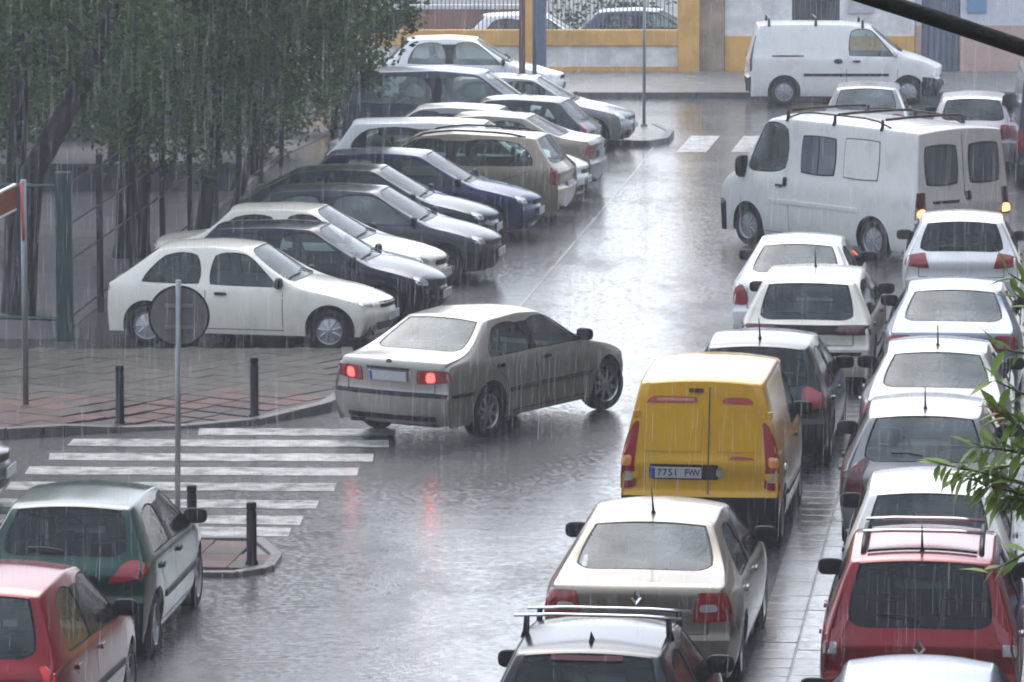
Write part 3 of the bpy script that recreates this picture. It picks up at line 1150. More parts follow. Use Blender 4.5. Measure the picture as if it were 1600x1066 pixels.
def kerb_run(parent, pts, zt, name='kerb_stone', w=.16, ln=.9):
    for (x0, y0), (x1, y1) in zip(pts[:-1], pts[1:]):
        d = math.hypot(x1 - x0, y1 - y0)
        k = max(1, round(d / ln))
        for i in range(k):
            xa, ya = lerp(x0, x1, i / k), lerp(y0, y1, i / k)
            xb, yb = lerp(x0, x1, (i + 1) / k), lerp(y0, y1, (i + 1) / k)
            za, zb_ = zt(xa, ya), zt(xb, yb)
            l = math.hypot(xb - xa, yb - ya)
            mb = MB().box(-l / 2 + .004, l / 2 - .004, -w / 2, w / 2, -.2, 0, .015)
            mb.v = [(x, y, z + lerp(za, zb_, x / l + .5) + (.10 if z < -.1 and False else 0)) for x, y, z in mb.v]
            o = mb.build(name, KERB, parent)
            o.location = ((xa + xb) / 2, (ya + yb) / 2, 0)
            o.rotation_euler = (0, 0, math.atan2(yb - ya, xb - xa))

# corner pavement with the dropped kerb
front = [(-12, 58.25), (-6, 58.5), (-4.7, 59.05), (-3.1, 59.65), (-2.3, 60.7), (-2.0, 62.2), (-2.2, 65.9)]
poly = front + [(-12, 65.6)]
pv = MB().prism([(-12, 61.5), (-2.06, 61.5), (-2.0, 62.2), (-2.2, 65.9), (-12, 65.6)], -.1, .108).build('pavement', SLAB)
tag(pv, kind='structure')
def zcorner(x, y):
    fx = max(0, 1 - max(0, abs(x + 3.9) - .55) / .9)
    fy = max(0, 1 - max(0, y - 59.3) / 2.0)
    return .12 - .085 * fx * fy
def front_y(x):
    for (x0, y0), (x1, y1) in zip(front[:-1], front[1:]):
        if x0 <= x <= x1:
            return lerp(y0, y1, (x - x0) / (x1 - x0))
    return 61.4
vs, fs = [], []
nx, ny = 46, 8
for i in range(nx + 1):
    x = lerp(-6.9, -2.08, i / nx)
    y0 = min(front_y(x) + .03, 61.4)
    for j in range(ny + 1):
        y = lerp(y0, 61.5, j / ny)
        vs.append((x, y, zcorner(x, y) - .012))
for i in range(nx):
    for j in range(ny):
        a = i * (ny + 1) + j
        fs.append((a, a + ny + 1, a + ny + 2, a + 1))
tag(obj('pavement_ramp', mesh('pavement_ramp', vs, fs), SLAB), kind='structure')
lay(pv, [(-6.9, 58.62), (-6, 58.66), (-4.7, 59.22), (-3.1, 59.85), (-2.5, 60.9), (-2.2, 62.3), (-2.4, 65.8), (-6.9, 65.6)],
    zcorner, lambda x, y: (y - (59.0 + (x + 6) * .22)) < 2.0 + .3 * math.sin(x * 3) and rng.random() > .18, 35, step=.40)
tag(MB().prism([(-12, 58.62), (-6.9, 58.62), (-6.9, 65.5), (-12, 65.5)], 0, .115).build('pavement_edge', SLAB), kind='structure')
kerb_run(pv, front, lambda x, y: zcorner(x, y) + .006)

# near pavement end with red slabs
np_ = [(-9, 49.15), (-2.75, 49.15), (-2.45, 49.5), (-2.40, 50.2), (-2.65, 51.2), (-9, 51.3)]
pn = MB().prism(np_, -.1, .02).build('near_pavement', KERB)
tag(pn, kind='structure')
lay(pn, [(-6, 49.3), (-2.8, 49.3), (-2.6, 49.6), (-2.55, 50.2), (-2.75, 51.0), (-6, 51.1)], lambda x, y: .055, lambda x, y: (x + y * 1.7) % 1.1 > .35, 7)
kerb_run(pn, np_[:-1] + [(-6, 51.28)], lambda x, y: .058, w=.12)

# far corner with its kerb
fc = [(-3.3, 99.0), (1.4, 97.2), (2.6, 96.9), (3.0, 97.6), (3.15, 99.2), (2.9, 100.9), (-3.0, 101.0)]
pf = MB().prism(fc, -.1, .10).build('corner_pavement', FARWALK)
tag(pf, kind='structure')
kerb_run(pf, fc[1:6], lambda x, y: .12, ln=1.2)

# far pavement along the boundary wall
fp = MB().prism([(-30, 108.6), (30, 108.6), (30, 114.6), (-30, 114.6)], -.1, .13).build('far_pavement', FARWALK)
tag(fp, kind='structure')
kerb_run(fp, [(-6, 108.55), (14, 108.55)], lambda x, y: .14, ln=1.25, w=.2)
sheet('yard_ground', -60, 60, 114.6, 175, -.1, wet_ground('wet_yard', (.10, .10, .105), (.18, .18, .185), film=(.4, .7), ripple=.2, coat=.15))

# block paving beneath the right-hand row of cars
def strip_x(y):
    return 2.30 + (y - 46) * .108
bp_poly = [(strip_x(34), 34), (strip_x(76), 76), (strip_x(76) + 9, 76), (strip_x(34) + 9, 34)]
bp = mesh('block_paving', [(x, y, .004) for x, y in bp_poly], [(3, 2, 1, 0)][:1])
bp = obj('block_paving', mesh('block_paving', [(bp_poly[0][0], 34, .004), (bp_poly[3][0], 34, .004), (bp_poly[2][0], 76, .004), (bp_poly[1][0], 76, .004)], [(0, 1, 2, 3)]), ASPHALT)
tag(bp, kind='structure')
BM_ = slab_mesh(.385, .385, .05, .007); BM_.materials.append(BLOCKS)
cnt = 0
y = 37.0
while y < 62:
    for i in range(5):
        x = strip_x(y) + .2 + i * .4
        o = obj('paving_block', BM_, None, bp)
        o.location = (x, y, .016 + rng.uniform(-.003, .003))
        o.rotation_euler = (rng.uniform(-.008, .008), rng.uniform(-.008, .008), -R(6.2))
        cnt += 1
    y += .4

# painted markings
for k, (yy, xl, xr) in enumerate([(59.0, -3.75, -1.40), (58.1, -5.2, -1.45), (57.0, -5.35, -1.6), (55.95, -5.5, -1.75), (54.85, -5.6, -1.95), (53.65, -5.7, -2.1), (52.6, -5.85, -2.25), (51.85, -5.9, -2.35)]):
    n = 12
    vs = []
    r2 = random.Random(k)
    for i in range(n + 1):
        x = lerp(xl, xr, i / n)
        vs += [(x + r2.uniform(-.02, .02), yy - .28 + r2.uniform(-.03, .03) - (x + 3.6) * .03, .004), (x + r2.uniform(-.02, .02), yy + .28 + r2.uniform(-.03, .03) - (x + 3.6) * .03, .004)]
    me = mesh('crossing_stripe', vs, [(2 * i, 2 * i + 2, 2 * i + 3, 2 * i + 1) for i in range(n)])
    tag(obj('crossing_stripe', me, PAINTED), kind='structure')
for k in range(7):
    x0 = 3.15 + k * 1.05
    me = mesh('far_crossing_stripe', [(x0, 95.6, .004), (x0 + .58, 95.6, .004), (x0 + .58 + .42, 99.2, .004), (x0 + .42, 99.2, .004)], [(0, 1, 2, 3)])
    tag(obj('far_crossing_stripe', me, PAINTED), kind='structure')
GUT = wet_ground('wet_gutter', (.07, .07, .072), (.20, .20, .20), film=(.05, .25), ripple=.5, vs=2)
def gutter(pts, w=.045):
    vs = []
    for x, y in pts:
        vs += [(x - w / 2, y, .0045), (x + w / 2, y, .0045)]
    me = mesh('gutter', vs, [(2 * i, 2 * i + 1, 2 * i + 3, 2 * i + 2) for i in range(len(pts) - 1)])
    tag(obj('gutter', me, GUT), kind='structure')
gutter([(-.9, 62.5), (.19, 72), (1.4, 83.5), (2.3, 92), (2.75, 96.7)])

# ------------------------------------------------------------------ boundary wall and houses
OCHRE = simple('ochre_render', (.70, .39, .10), .8, var=.3, vscale=1.6, bump=.2)
WHITEW = simple('white_render', (.76, .745, .70), .8, var=.35, vscale=2.6, bump=.25)
PINK = simple('pink_render', (.52, .36, .30), .85, var=.25, vscale=1.1)
TAN = simple('tan_stone', (.36, .28, .21), .85, var=.35, vscale=2.5, bump=.3, bscale=14)
STEEL = simple('blue_grey_steel', (.12, .15, .19), .5, var=.2)
GREYM = simple('galvanised_steel', (.26, .27, .27), .45, metal=.5, var=.2)
DARKGLASS = simple('dark_pane', (.03, .034, .038), .1, coat=.6)
TERRA = simple('terracotta', (.34, .15, .08), .85, var=.3, vscale=2)

Yw = 114.6
bw = empty('boundary_wall', (0, Yw, 0))
tag(bw, 'low white boundary wall with ochre coping and grey railings behind the far pavement', 'wall')
piers = [(-9.2, OCHRE), (-4.35, OCHRE), (.42, OCHRE), (4.05, OCHRE)]
for i in range(3):
    xa, xb = piers[i][0] + .24, piers[i + 1][0] - .24
    MB().box(xa, xb, .02, .30, .0, .24).build('plinth', OCHRE, bw)
    MB().box(xa, xb, .05, .28, .24, .72).build('wall_panel', WHITEW, bw)
    MB().box(xa, xb, -.03, .34, .72, 1.08, .02).build('coping', OCHRE, bw)
    MB().box(xa, xb, .13, .17, 2.2, 2.25).build('top_rail', STEEL, bw)
for x, m_ in piers:
    MB().box(x - .24, x + .24, -.06, .38, 0, 2.5, .015).build('pier', m_, bw)
    MB().box(x - .29, x + .29, -.11, .43, 2.5, 2.62, .015).build('pier_cap', m_, bw)
bar = MB().box(-.011, .011, -.011, .011, 1.08, 2.2).mesh('railing_bar'); bar.materials.append(STEEL)
x = -4.0
while x < 3.75:
    if abs(x - .42) > .3:
        o = obj('railing_bar', bar, None, bw); o.location = (x, .15, 0)
    x += .095
tag(MB().box(.50, .78, 112.9, 113.2, .1, 3.4, .02).build('steel_column', simple('blue_steel_column', (.10, .13, .18), .5, var=.2)), 'square blue-grey steel column on the far pavement', 'column')

# yard behind the railings
lw = empty('yard_wall', (0, 121, -.1))
tag(lw, 'low terracotta yard wall seen through the railings at the left', 'wall')
MB().box(-6, .2, 0, .25, 0, 1.26).build('wall_face', TERRA, lw)
MB().box(-6.05, .25, -.04, .29, 1.26, 1.36).build('wall_cap', WHITEW, lw)

# corner house: white above an ochre dado
h1 = empty('corner_house', (0, 115, 0))
tag(h1, 'peeling white house with an ochre base behind the far van', 'house')
MB().box(4.32, 4.88, -.12, .3, 0, 8.0).build('stone_pier', TAN, h1)
def front_wall(xa, xb, holes, z1, mat, dado, dmat, root):
    xs = sorted({xa, xb} | {h[0] for h in holes} | {h[1] for h in holes})
    for a, b in zip(xs[:-1], xs[1:]):
        hh = [h for h in holes if h[0] <= a + 1e-6 and h[1] >= b - 1e-6]
        segs = [(0, z1)]
        for h in hh:
            segs = [(s0, s1) for q in segs for s0, s1 in ((q[0], h[2]), (h[3], q[1])) if s1 - s0 > .01]
        for s0, s1 in segs:
            if s0 < dado - .01:
                MB().box(a, b, -.03, .3, s0, min(s1, dado)).build('dado', dmat, root)
                if s1 > dado:
                    MB().box(a, b, 0, .3, dado, s1).build('wall', mat, root)
            else:
                MB().box(a, b, 0, .3, s0, s1).build('wall', mat, root)
front_wall(4.9, 9.28, [(6.45, 7.55, 1.12, 2.5), (5.4, 6.3, 4.6, 6.2), (7.8, 8.7, 4.6, 6.2)], 8.0, WHITEW, .92, OCHRE, h1)  # upper storey out of view, raised to darken reflections in bonnets
w_ = MB().box(6.45, 7.55, .16, .20, 1.12, 2.5).build('window', DARKGLASS, h1)
MB().box(6.38, 7.62, -.06, .1, 1.05, 1.12).build('window_sill', KERB, w_)
for q in range(9):
    MB().box(6.50 + q * .125, 6.515 + q * .125, .03, .045, 1.12, 2.5).build('window_bar', STEEL, w_)
MB().box(7.75, 8.35, -.05, .0, 1.45, 2.0).build('notice_panel', simple('faded_panel', (.5, .5, .5), .6, var=.2), h1)
for xa in (5.4, 7.8):
    MB().box(xa, xa + .9, .14, .18, 4.6, 6.2).build('window', DARKGLASS, h1)
MB().box(4.32, 9.28, -.3, 9.0, 8.0, 8.25).build('roof', TERRA, h1)
MB().box(4.9, 9.28, 8.5, 8.8, 0, 8.0).build('rear_wall', WHITEW, h1)
MB().box(4.33, 4.6, .3, 8.8, 0, 8.0).build('side_wall', WHITEW, h1)
h2 = empty('pink_house', (0, 115.2, 0))
tag(h2, 'pink house with a blue-grey door and pale upper wall at the far right', 'house')
front_wall(9.31, 15, [(9.45, 10.35, 0, 2.3), (11.2, 12.2, 4.6, 6.2)], 8.4, simple('pale_wall', (.6, .6, .62), .8, var=.15), 1.15, PINK, h2)  # height above the view likewise set for darker bonnet reflections
dr = MB().box(9.45, 10.35, .10, .16, 0, 2.3).build('door', STEEL, h2)
for q in range(6):
    MB().box(9.50 + q * .14, 9.60 + q * .14, .075, .10, .1, 2.2).build('door_slat', STEEL, dr)
MB().box(11.2, 12.2, .14, .18, 4.6, 6.2).build('window', DARKGLASS, h2)
MB().box(9.31, 15, -.3, 9.2, 8.4, 8.65).build('roof', TERRA, h2)
MB().box(14.7, 15, .3, 9.0, 0, 8.4).build('side_wall', PINK, h2)
MB().box(10.5, 10.95, -.06, -.005, 1.45, 1.85).build('wall_plaque', simple('blue_plaque', (.15, .27, .42), .5), h2)

# ------------------------------------------------------------------ fence
GREEN = simple('green_fence_paint', (.018, .05, .045), .5, var=.3, vscale=3)
DGREY = simple('dark_grey_iron', (.014, .016, .017), .6, spec=.2, var=.2)
fe = empty('park_fence', (-6.1, 67.6, 0))
tag(fe, 'tall dark green park fence of posts and thin rails behind the parked cars', 'fence')
A, B_ = Vector((0, 0, 0)), Vector((1.8, 25.2, 0))
NP = 9
for i in range(NP):
    p = A.lerp(B_, i / (NP - 1))
    w = .11 if i == 0 else .045
    MB().box(p.x - w, p.x + w, p.y - w, p.y + w, 0, 2.25 if i else 2.3, .01).build('post', GREEN if i == 0 else DGREY, fe)
    if i < NP - 1:
        q = A.lerp(B_, (i + 1) / (NP - 1))
        for z in (.25, 1.03, 1.53, 2.1):
            MB().tube([(p.x, p.y, z), (q.x, q.y, z)], .014, 6).build('rail', DGREY, fe)
for z in (.28, 2.1):
    MB().tube([(0, 0, z), (-7, 1.6, z)], .03, 6).build('rail', GREEN, fe)
DARKST = simple('dark_grey_stone', (.05, .05, .05), .7, var=.4, vscale=2)  # dark grey stone of uneven tone
lwk = empty('park_wall', (0, 88, 0))
tag(lwk, 'low grey retaining wall across the park behind the tree trunks', 'wall')
for i in range(7):
    MB().box(-16 + i * 1.6, -14.41 + i * 1.6, 0, .35, 0, .42, .01).build('wall_block', DARKST, lwk)
    MB().box(-16 + i * 1.6, -14.405 + i * 1.6, -.05, .4, .42, .50, .01).build('wall_cap', DARKST, lwk)

# ------------------------------------------------------------------ trees
BARK = simple('wet_bark', (.018, .016, .016), .75, spec=.25, var=.4, vscale=8, bump=.6, bscale=22)
def leaf_mat(name, a, b):
    m, nt, p = new_mat(name)
    N, Lk = nt.nodes, nt.links
    geo = N.new('ShaderNodeNewGeometry')
    n = N.new('ShaderNodeTexNoise'); n.inputs['Scale'].default_value = 1.1; n.inputs['Detail'].default_value = 3
    Lk.new(geo.outputs['Position'], n.inputs['Vector'])
    mr = N.new('ShaderNodeMapRange'); mr.inputs['From Min'].default_value = .35; mr.inputs['From Max'].default_value = .65
    Lk.new(n.outputs['Fac'], mr.inputs['Value'])
    ad = N.new('ShaderNodeMath'); ad.operation = 'MULTIPLY_ADD'; ad.inputs[1].default_value = .5
    Lk.new(geo.outputs['Random Per Island'], ad.inputs[0]); 
    m5 = N.new('ShaderNodeMath'); m5.operation = 'MULTIPLY'; m5.inputs[1].default_value = .6
    Lk.new(mr.outputs[0], m5.inputs[0]); Lk.new(m5.outputs[0], ad.inputs[2])
    mx = N.new('ShaderNodeMix'); mx.data_type = 'RGBA'
    mx.inputs['A'].default_value = (*a, 1); mx.inputs['B'].default_value = (*b, 1)
    Lk.new(ad.outputs[0], mx.inputs['Factor']); Lk.new(mx.outputs['Result'], p.inputs['Base Color'])
    p.inputs['Roughness'].default_value = .55
    p.inputs['Specular IOR Level'].default_value = .2
    tr = N.new('ShaderNodeBsdfTranslucent'); Lk.new(mx.outputs['Result'], tr.inputs[0])
    ms = N.new('ShaderNodeMixShader'); ms.inputs[0].default_value = .25
    Lk.new(p.outputs[0], ms.inputs[1]); Lk.new(tr.outputs[0], ms.inputs[2]); Lk.new(ms.outputs[0], N['Material Output'].inputs['Surface'])
    return m
LEAF = leaf_mat('leaves', (.022, .050, .018), (.095, .145, .035))
LEAF2 = leaf_mat('fresh_leaves', (.09, .17, .02), (.26, .36, .07))

def crown_mesh(seed, rx, ry, rz, clumps, per, size=.10, zlow=-1.0):
    rg = random.Random(seed)
    vs, fs = [], []
    cs = []
    for _ in range(clumps):
        while True:
            v = Vector((rg.uniform(-1, 1), rg.uniform(-1, 1), rg.uniform(-1, 1)))
            if .35 < v.length < 1 and v.z > zlow:
                break
        cs.append((Vector((v.x * rx, v.y * ry, v.z * rz)), rg.uniform(.38, .85)))
    for c, rad in cs:
        for _ in range(per):
            d = Vector((rg.gauss(0, 1), rg.gauss(0, 1), rg.gauss(0, .75)))
            d = d.normalized() * rad * rg.random() ** .45
            p = c + d
            s = size * rg.uniform(.7, 1.35)
            a = Vector((rg.gauss(0, 1), rg.gauss(0, 1), rg.gauss(-.5, .6))).normalized()
            b = a.cross(Vector((rg.gauss(0, 1), rg.gauss(0, 1), rg.gauss(0, 1)))).normalized()
            k = len(vs)
            vs += [p - a * s * .5, p + b * s * .3, p + a * s * .6, p - b * s * .3]
            fs.append((k, k + 1, k + 2, k + 3))
    me = mesh('crown', vs, fs)
    return me, cs

def limbs(mb, base, top, cs, off, n, rg, r0):
    for c, rad in rg.sample(cs, min(n, len(cs))):
        e = c + off
        s = base.lerp(top, rg.uniform(.55, 1.0))
        m = s.lerp(e, .5) + Vector((0, 0, .15))
        mb.tube([s, m, e], [r0 * .45, r0 * .28, r0 * .10], 6)

def tree(x, y, crown_c, rad, label, seed, trunk_r=.15, clumps=46, per=150, lean=(0, 0), stems=1, size=.105):
    root = empty('tree', (x, y, 0))
    tag(root, label, 'tree', 'park trees behind the fence')
    me, cs = crown_mesh(seed, *rad, clumps, per, size)
    rg = random.Random(seed + 50)
    cc = Vector(crown_c)
    mb = MB()
    for s in range(stems):
        bx = (s - (stems - 1) / 2) * .30
        top = Vector((cc.x * .75 + bx + lean[0], cc.y * .75 + lean[1], cc.z - rad[2] * .15))
        base = Vector((bx, 0, -.1))
        mid = base.lerp(top, .5) + Vector((rg.uniform(-.1, .1), rg.uniform(-.1, .1), 0))
        mb.tube([base, base.lerp(mid, .15), mid, top], [trunk_r * 1.35, trunk_r, trunk_r * .85, trunk_r * .55], 9)
        limbs(mb, base, top, cs, cc, 7, rg, trunk_r)
    mb.build('trunk', BARK, root, True, 50)
    c = obj('crown', me, LEAF, root)
    c.location = cc
    return root

tree(-7.1, 70.6, (.0, .6, 5.4), (2.6, 2.4, 3.4), 'dark trunked tree at the left edge, nearest of the park trees', 1, .17, clumps=110, lean=(.2, 0))
tree(-5.95, 77.6, (.2, -1.0, 5.3), (2.7, 2.3, 3.8), 'twin-stemmed tree behind the white hatchback', 2, .14, clumps=140, stems=2)
tree(-5.05, 80.4, (.9, -1.6, 4.8), (2.0, 2.2, 2.9), 'tree with a single dark trunk behind the cream sedan', 3, .13, clumps=100)
tree(-4.75, 84.4, (1.4, -1.6, 4.2), (1.7, 2.0, 2.1), 'slender tree whose crown overhangs the parked cars', 4, .09, clumps=80)
tree(-8.6, 81.5, (0, 0, 5.2), (3.0, 2.2, 4.0), 'broad tree deep in the park at the left', 5, .14, clumps=140)
tree(-7.2, 89.5, (0, 0, 5.6), (3.4, 2.2, 4.9), 'tall tree at the back of the park', 6, .13, clumps=170)
tree(-4.7, 91.0, (.1, -1.0, 5.2), (2.1, 2.0, 4.2), 'thin trunked tree beside the end of the fence', 7, .08, clumps=125)
tree(-10.5, 96.0, (0, 0, 4.4), (4.8, 2.2, 4.6), 'wide tree at the far left back of the park', 8, .15, clumps=150)

def shrub(name, x, y, z, rad, label, seed, per=90, clumps=26):
    r_ = empty(name, (x, y, z))
    tag(r_, label, 'shrub')
    me, cs = crown_mesh(seed, *rad, clumps, per, .11)
    f = obj('foliage', me, LEAF, r_); f.location = (0, 0, rad[2] + .1)
    sm = MB()
    for c_, _ in cs[:6]:
        sm.tube([(0, 0, 0), c_ * .5 + Vector((0, 0, rad[2] * .6)), c_ + Vector((0, 0, rad[2]))], [.03, .02, .008], 5)
    sm.build('stem', BARK, r_)
    return r_
for k, (x, y, rr, lab) in enumerate([(-3.6, 99.6, (1.0, .8, .8), 'dark shrub between the fence end and the far corner'), (-6.2, 97.5, (1.6, .8, .9), 'wide dark shrub at the back of the park'),
        (-9.2, 98.2, (1.6, .9, 1.0), 'dark shrub at the back of the park behind the leaning trunk'), (-12.0, 97.0, (1.6, .9, 1.0), 'dark shrub at the far left of the park')]):
    shrub('shrub', x, y, 0, rr, lab, 30 + k)
shrub('shrub', -4.75, 94.6, 0, (.7, .9, .75), 'dark shrub at the end of the park fence', 36)
hg = empty('hedge', (-8.6, 100.2, 0))  # hedge added to keep the view behind the trunks dark
tag(hg, 'long dark hedge added at the back of the park to mask bright ground', 'hedge')
hm, hc = crown_mesh(60, 5.4, .6, .8, 190, 90, .11)
hf = obj('foliage', hm, LEAF, hg); hf.location = (0, 0, .85)
hs_ = MB()
for q in range(14):
    hs_.tube([(-5 + q * .77, 0, 0), (-5 + q * .77, .05, .5), (-4.9 + q * .77, 0, 1.1)], [.03, .025, .01], 5)
tag(hs_.build('stems', BARK, hg), kind='stuff')
shrub('shrub', 2.3, 121.5, -.1, (1.4, .8, .75), 'dark green shrub in the yard behind the railings', 41)
# bare limb leaning from the left-hand trunk
lt = empty('leaning_trunk', (-6.95, 70.2, 0))
tag(lt, 'bare dark trunk leaning to the right behind the street sign', 'tree')
MB().tube([(0, 0, -.1), (.05, .1, 1.0), (.15, .2, 2.0), (.62, .3, 2.85), (1.05, .5, 3.6), (1.3, .6, 4.4)], [.20, .19, .18, .16, .13, .10], 9).build('trunk', BARK, lt, True, 50)

# ------------------------------------------------------------------ street furniture
def bollard(x, y, h, label, r=.052, z=.11):
    b = empty('bollard', (x, y, z))
    tag(b, label, 'bollard', 'black bollards round the crossing')
    mb = MB()
    n = 16
    prof = [(0, r * 1.25), (.03, r * 1.25), (.05, r), (h - .10, r), (h - .09, r * .88), (h - .07, r * .88), (h - .06, r), (h - .01, r), (h, r * .8), (h, 0.001)]
    vs, fs = [], []
    for zz, rr in prof:
        for k in range(n):
            a = 2 * math.pi * k / n
            vs.append((rr * math.cos(a), rr * math.sin(a), zz))
    for i in range(len(prof) - 1):
        for k in range(n):
            fs.append((i * n + k, i * n + (k + 1) % n, (i + 1) * n + (k + 1) % n, (i + 1) * n + k))
    mb.add(vs, fs).build('shaft', simple('bollard_paint', (.010, .011, .012), .45, spec=.15, var=.3), b, True, 40)
    rb_ = MB().lathe_x([(-.006, r * 1.02), (.006, r * 1.02)], 16).build('ring_band', DGREY, b)
    rb_.rotation_euler = (0, R(90), 0)
    rb_.location = (0, 0, h - .14)
bollard(-4.70, 59.25, .72, 'black bollard on the corner pavement nearest the street sign post', z=.05)
bollard(-3.12, 59.85, .74, 'black bollard on the corner pavement close to the turning silver sedan', z=.05)
bollard(-3.28, 50.5, .66, 'black bollard at the bonnet of the green hatchback', z=.05)
bollard(-2.62, 49.55, .64, 'black bollard standing alone at the end of the red slabs', z=.05)

rs = empty('round_sign', (-3.58, 52.75, 0))
tag(rs, 'back of a round grey road sign on a steel pole', 'road sign')
MB().tube([(0, 0, 0), (.03, 0, 2.56)], .030, 12).build('pole', GREYM, rs, True)
SIGNB = simple('sign_back', (.15, .145, .135), .55, var=.25, vscale=8)
disc = MB()
n = 40
vs, fs = [], []
for yy in (.045, .060):
    for k in range(n):
        a = 2 * math.pi * k / n
        vs.append((.03 + .315 * math.cos(a), yy, 2.17 + .315 * math.sin(a)))
fs = [tuple(range(n)), tuple(range(2 * n - 1, n - 1, -1))] + [(k, n + k, n + (k + 1) % n, (k + 1) % n) for k in range(n)]
d_ = disc.add(vs, fs).build('sign_plate', SIGNB, rs)
rim_ = MB()
pts = [(.03 + .318 * math.cos(2 * math.pi * k / n), .05, 2.17 + .318 * math.sin(2 * math.pi * k / n)) for k in range(n + 1)]
rim_.tube(pts, .013, 6, False).build('rim', DGREY, d_)
for z in (2.05, 2.28):
    MB().box(-.12, .18, .028, .044, z - .02, z + .02).build('bracket', GREYM, rs)

sp = empty('street_sign', (-5.95, 60.5, .1))
tag(sp, 'grey sign post at the left edge with an orange panel and red stripe', 'street sign')
MB().tube([(0, 0, 0), (0, 0, 2.78)], .036, 12).build('post', GREYM, sp, True)
MB().tube([(.0, -.045, 2.05), (-.01, -.05, 2.4), (-.02, -.045, 2.75)], .02, 6).build('red_stripe', simple('red_tube', (.55, .04, .03), .4), sp, True)
PAINTW = simple('white_metal', (.75, .75, .76), .35)
def panel(z0, z1, mat):
    """board running left and towards the street, its edges rising to the post"""
    vs, fs = [], []
    def slab(za, zb_, t, mat_, nm, par):
        vs = []
        for q in (0, 1):
            x, y = lerp(-.10, -1.3, q), lerp(0, -.9, q)
            dz = -q * .55
            for sy in (-t, t):
                for z in (za, zb_):
                    vs.append((x + sy * .6, y + sy * -.8, z + dz))
        return MB().add(vs, [(0, 1, 3, 2), (4, 6, 7, 5), (0, 4, 5, 1), (2, 3, 7, 6), (1, 5, 7, 3), (0, 2, 6, 4)]).build(nm, mat_, par)
    o = slab(z0, z1, .02, mat, 'panel', sp)
    for z in (z0, z1):
        slab(z - .013, z + .013, .03, PAINTW, 'panel_edge', o)
panel(2.42, 2.72, simple('orange_panel', (.24, .075, .028), .5, var=.3, vscale=4))

def post(name, x, y, h, r, mat, label, cat, z=.1):
    o = empty(name, (x, y, z))
    tag(o, label, cat)
    MB().tube([(0, 0, 0), (0, 0, h)], r, 10).build('shaft', mat, o, True)
    MB().tube([(0, 0, 0), (0, 0, .05)], r * 2.2, 10).build('base_flange', mat, o)
    return o
post('steel_post', 2.66, 100.3, 3.2, .032, GREYM, 'thin grey post on the far corner kerb', 'post')
post('rusty_post', .21, 103.4, 3.6, .065, simple('rust_red', (.13, .055, .045), .7, var=.3), 'dark rusty red post behind the silver parked car', 'post', 0)
post('lamp_pole', .47, 103.9, 4.2, .045, STEEL, 'slim blue-grey pole beside the rusty post', 'post', 0)

# cable across the top right corner
cb = MB()
pts = []
for i in range(25):
    x = -9 + i * .9
    pts.append((x, 20 + x * .05, 7.99 - .300 * x - .004 * x * x * 2.2))
cb.tube(pts, .036, 10)
tag(cb.build('overhead_cable', simple('cable_sheath', (.020, .018, .013), .75, spec=.2, var=.5, vscale=9, bump=.6, bscale=30), None, True), 'thick dark cable slanting across the top right corner', 'cable')

# street tree reaching in from the right
st = empty('street_tree', (4.9, 24.6, 0))
tag(st, 'pointed green leaves of a street tree reaching in at the right edge', 'tree')
MB().tube([(0, 0, -.2), (-.05, 0, 2.2), (-.3, -.1, 4.4), (-.9, -.2, 5.6), (-1.3, -.2, 6.6)], [.16, .14, .11, .08, .03], 10).build('trunk', BARK, st, True)
rg = random.Random(9)
lf = mesh('leaf', [(0, 0, 0), (.026, .04, .004), (.030, .08, .0), (0, .15, -.02), (-.030, .08, 0), (-.026, .04, .004), (0, .045, -.006), (0, .09, -.008)],
          [(0, 1, 6), (0, 6, 5), (1, 2, 7, 6), (6, 7, 4, 5), (2, 3, 7), (7, 3, 4)], True)
lf.materials.append(LEAF2)
def spray(p0, p1, n, sag, fan, tilt=0):
    p0, p1 = Vector(p0), Vector(p1)
    pts = [p0.lerp(p1, q / 6) + Vector((0, 0, -sag * (q / 6) ** 2)) for q in range(7)]
    MB().tube(pts, [.012 - .0015 * q for q in range(7)], 5).build('twig', simple('green_twig', (.06, .07, .03), .6), st, True)
    for i in range(n):
        q = .15 + .85 * i / max(1, n - 1)
        p = p0.lerp(p1, q) + Vector((0, 0, -sag * q * q))
        d = (p1 - p0).normalized()
        sd = 1 if i % 2 else -1
        dirv = (d * rg.uniform(.25, .8) + Vector((0, rg.uniform(-.4, .4), sd * fan * rg.uniform(.4, 1) - tilt))).normalized()
        o = obj('leaf', lf, None, st)
        o.location = p
        o.rotation_mode = 'QUATERNION'
        qt = dirv.to_track_quat('Y', 'Z')
        o.rotation_quaternion = qt @ Vector((rg.uniform(-.6, .6), 1, 0)).to_track_quat('Y', 'Z')
        k = rg.uniform(.7, 1.15); o.scale = (k, k, k)
spray((-2.25, 0.0, 4.81), (-2.77, 0.0, 4.98), 27, 0.04, 0.55, 0.3)
spray((-2.25, 0.0, 4.97), (-2.6, 0.0, 5.06), 20, 0.03, 0.7, 0.2)
spray((-2.19, 0.0, 4.72), (-2.57, 0.0, 4.89), 23, 0.05, 0.8, 0.4)
spray((-2.25, 0.0, 5.03), (-2.5, 0.0, 5.22), 15, 0.0, 0.7, 0.0)
spray((-2.22, 0.0, 5.22), (-2.5, 0.0, 5.38), 7, 0.02, 0.7, 0.1)
spray((-2.25, 0.0, 5.47), (-2.49, 0.0, 5.54), 6, 0.02, 0.6, 0.1)
spray((-2.22, 0.0, 5.76), (-2.44, 0.0, 5.9), 6, 0.0, 0.8, 0.0)
spray((-2.22, 0.0, 5.65), (-2.41, 0.0, 5.8), 6, 0.0, 0.8, 0.0)
spray((-2.19, 0.0, 4.72), (-2.46, 0.0, 4.81), 17, 0.05, 0.9, 0.5)
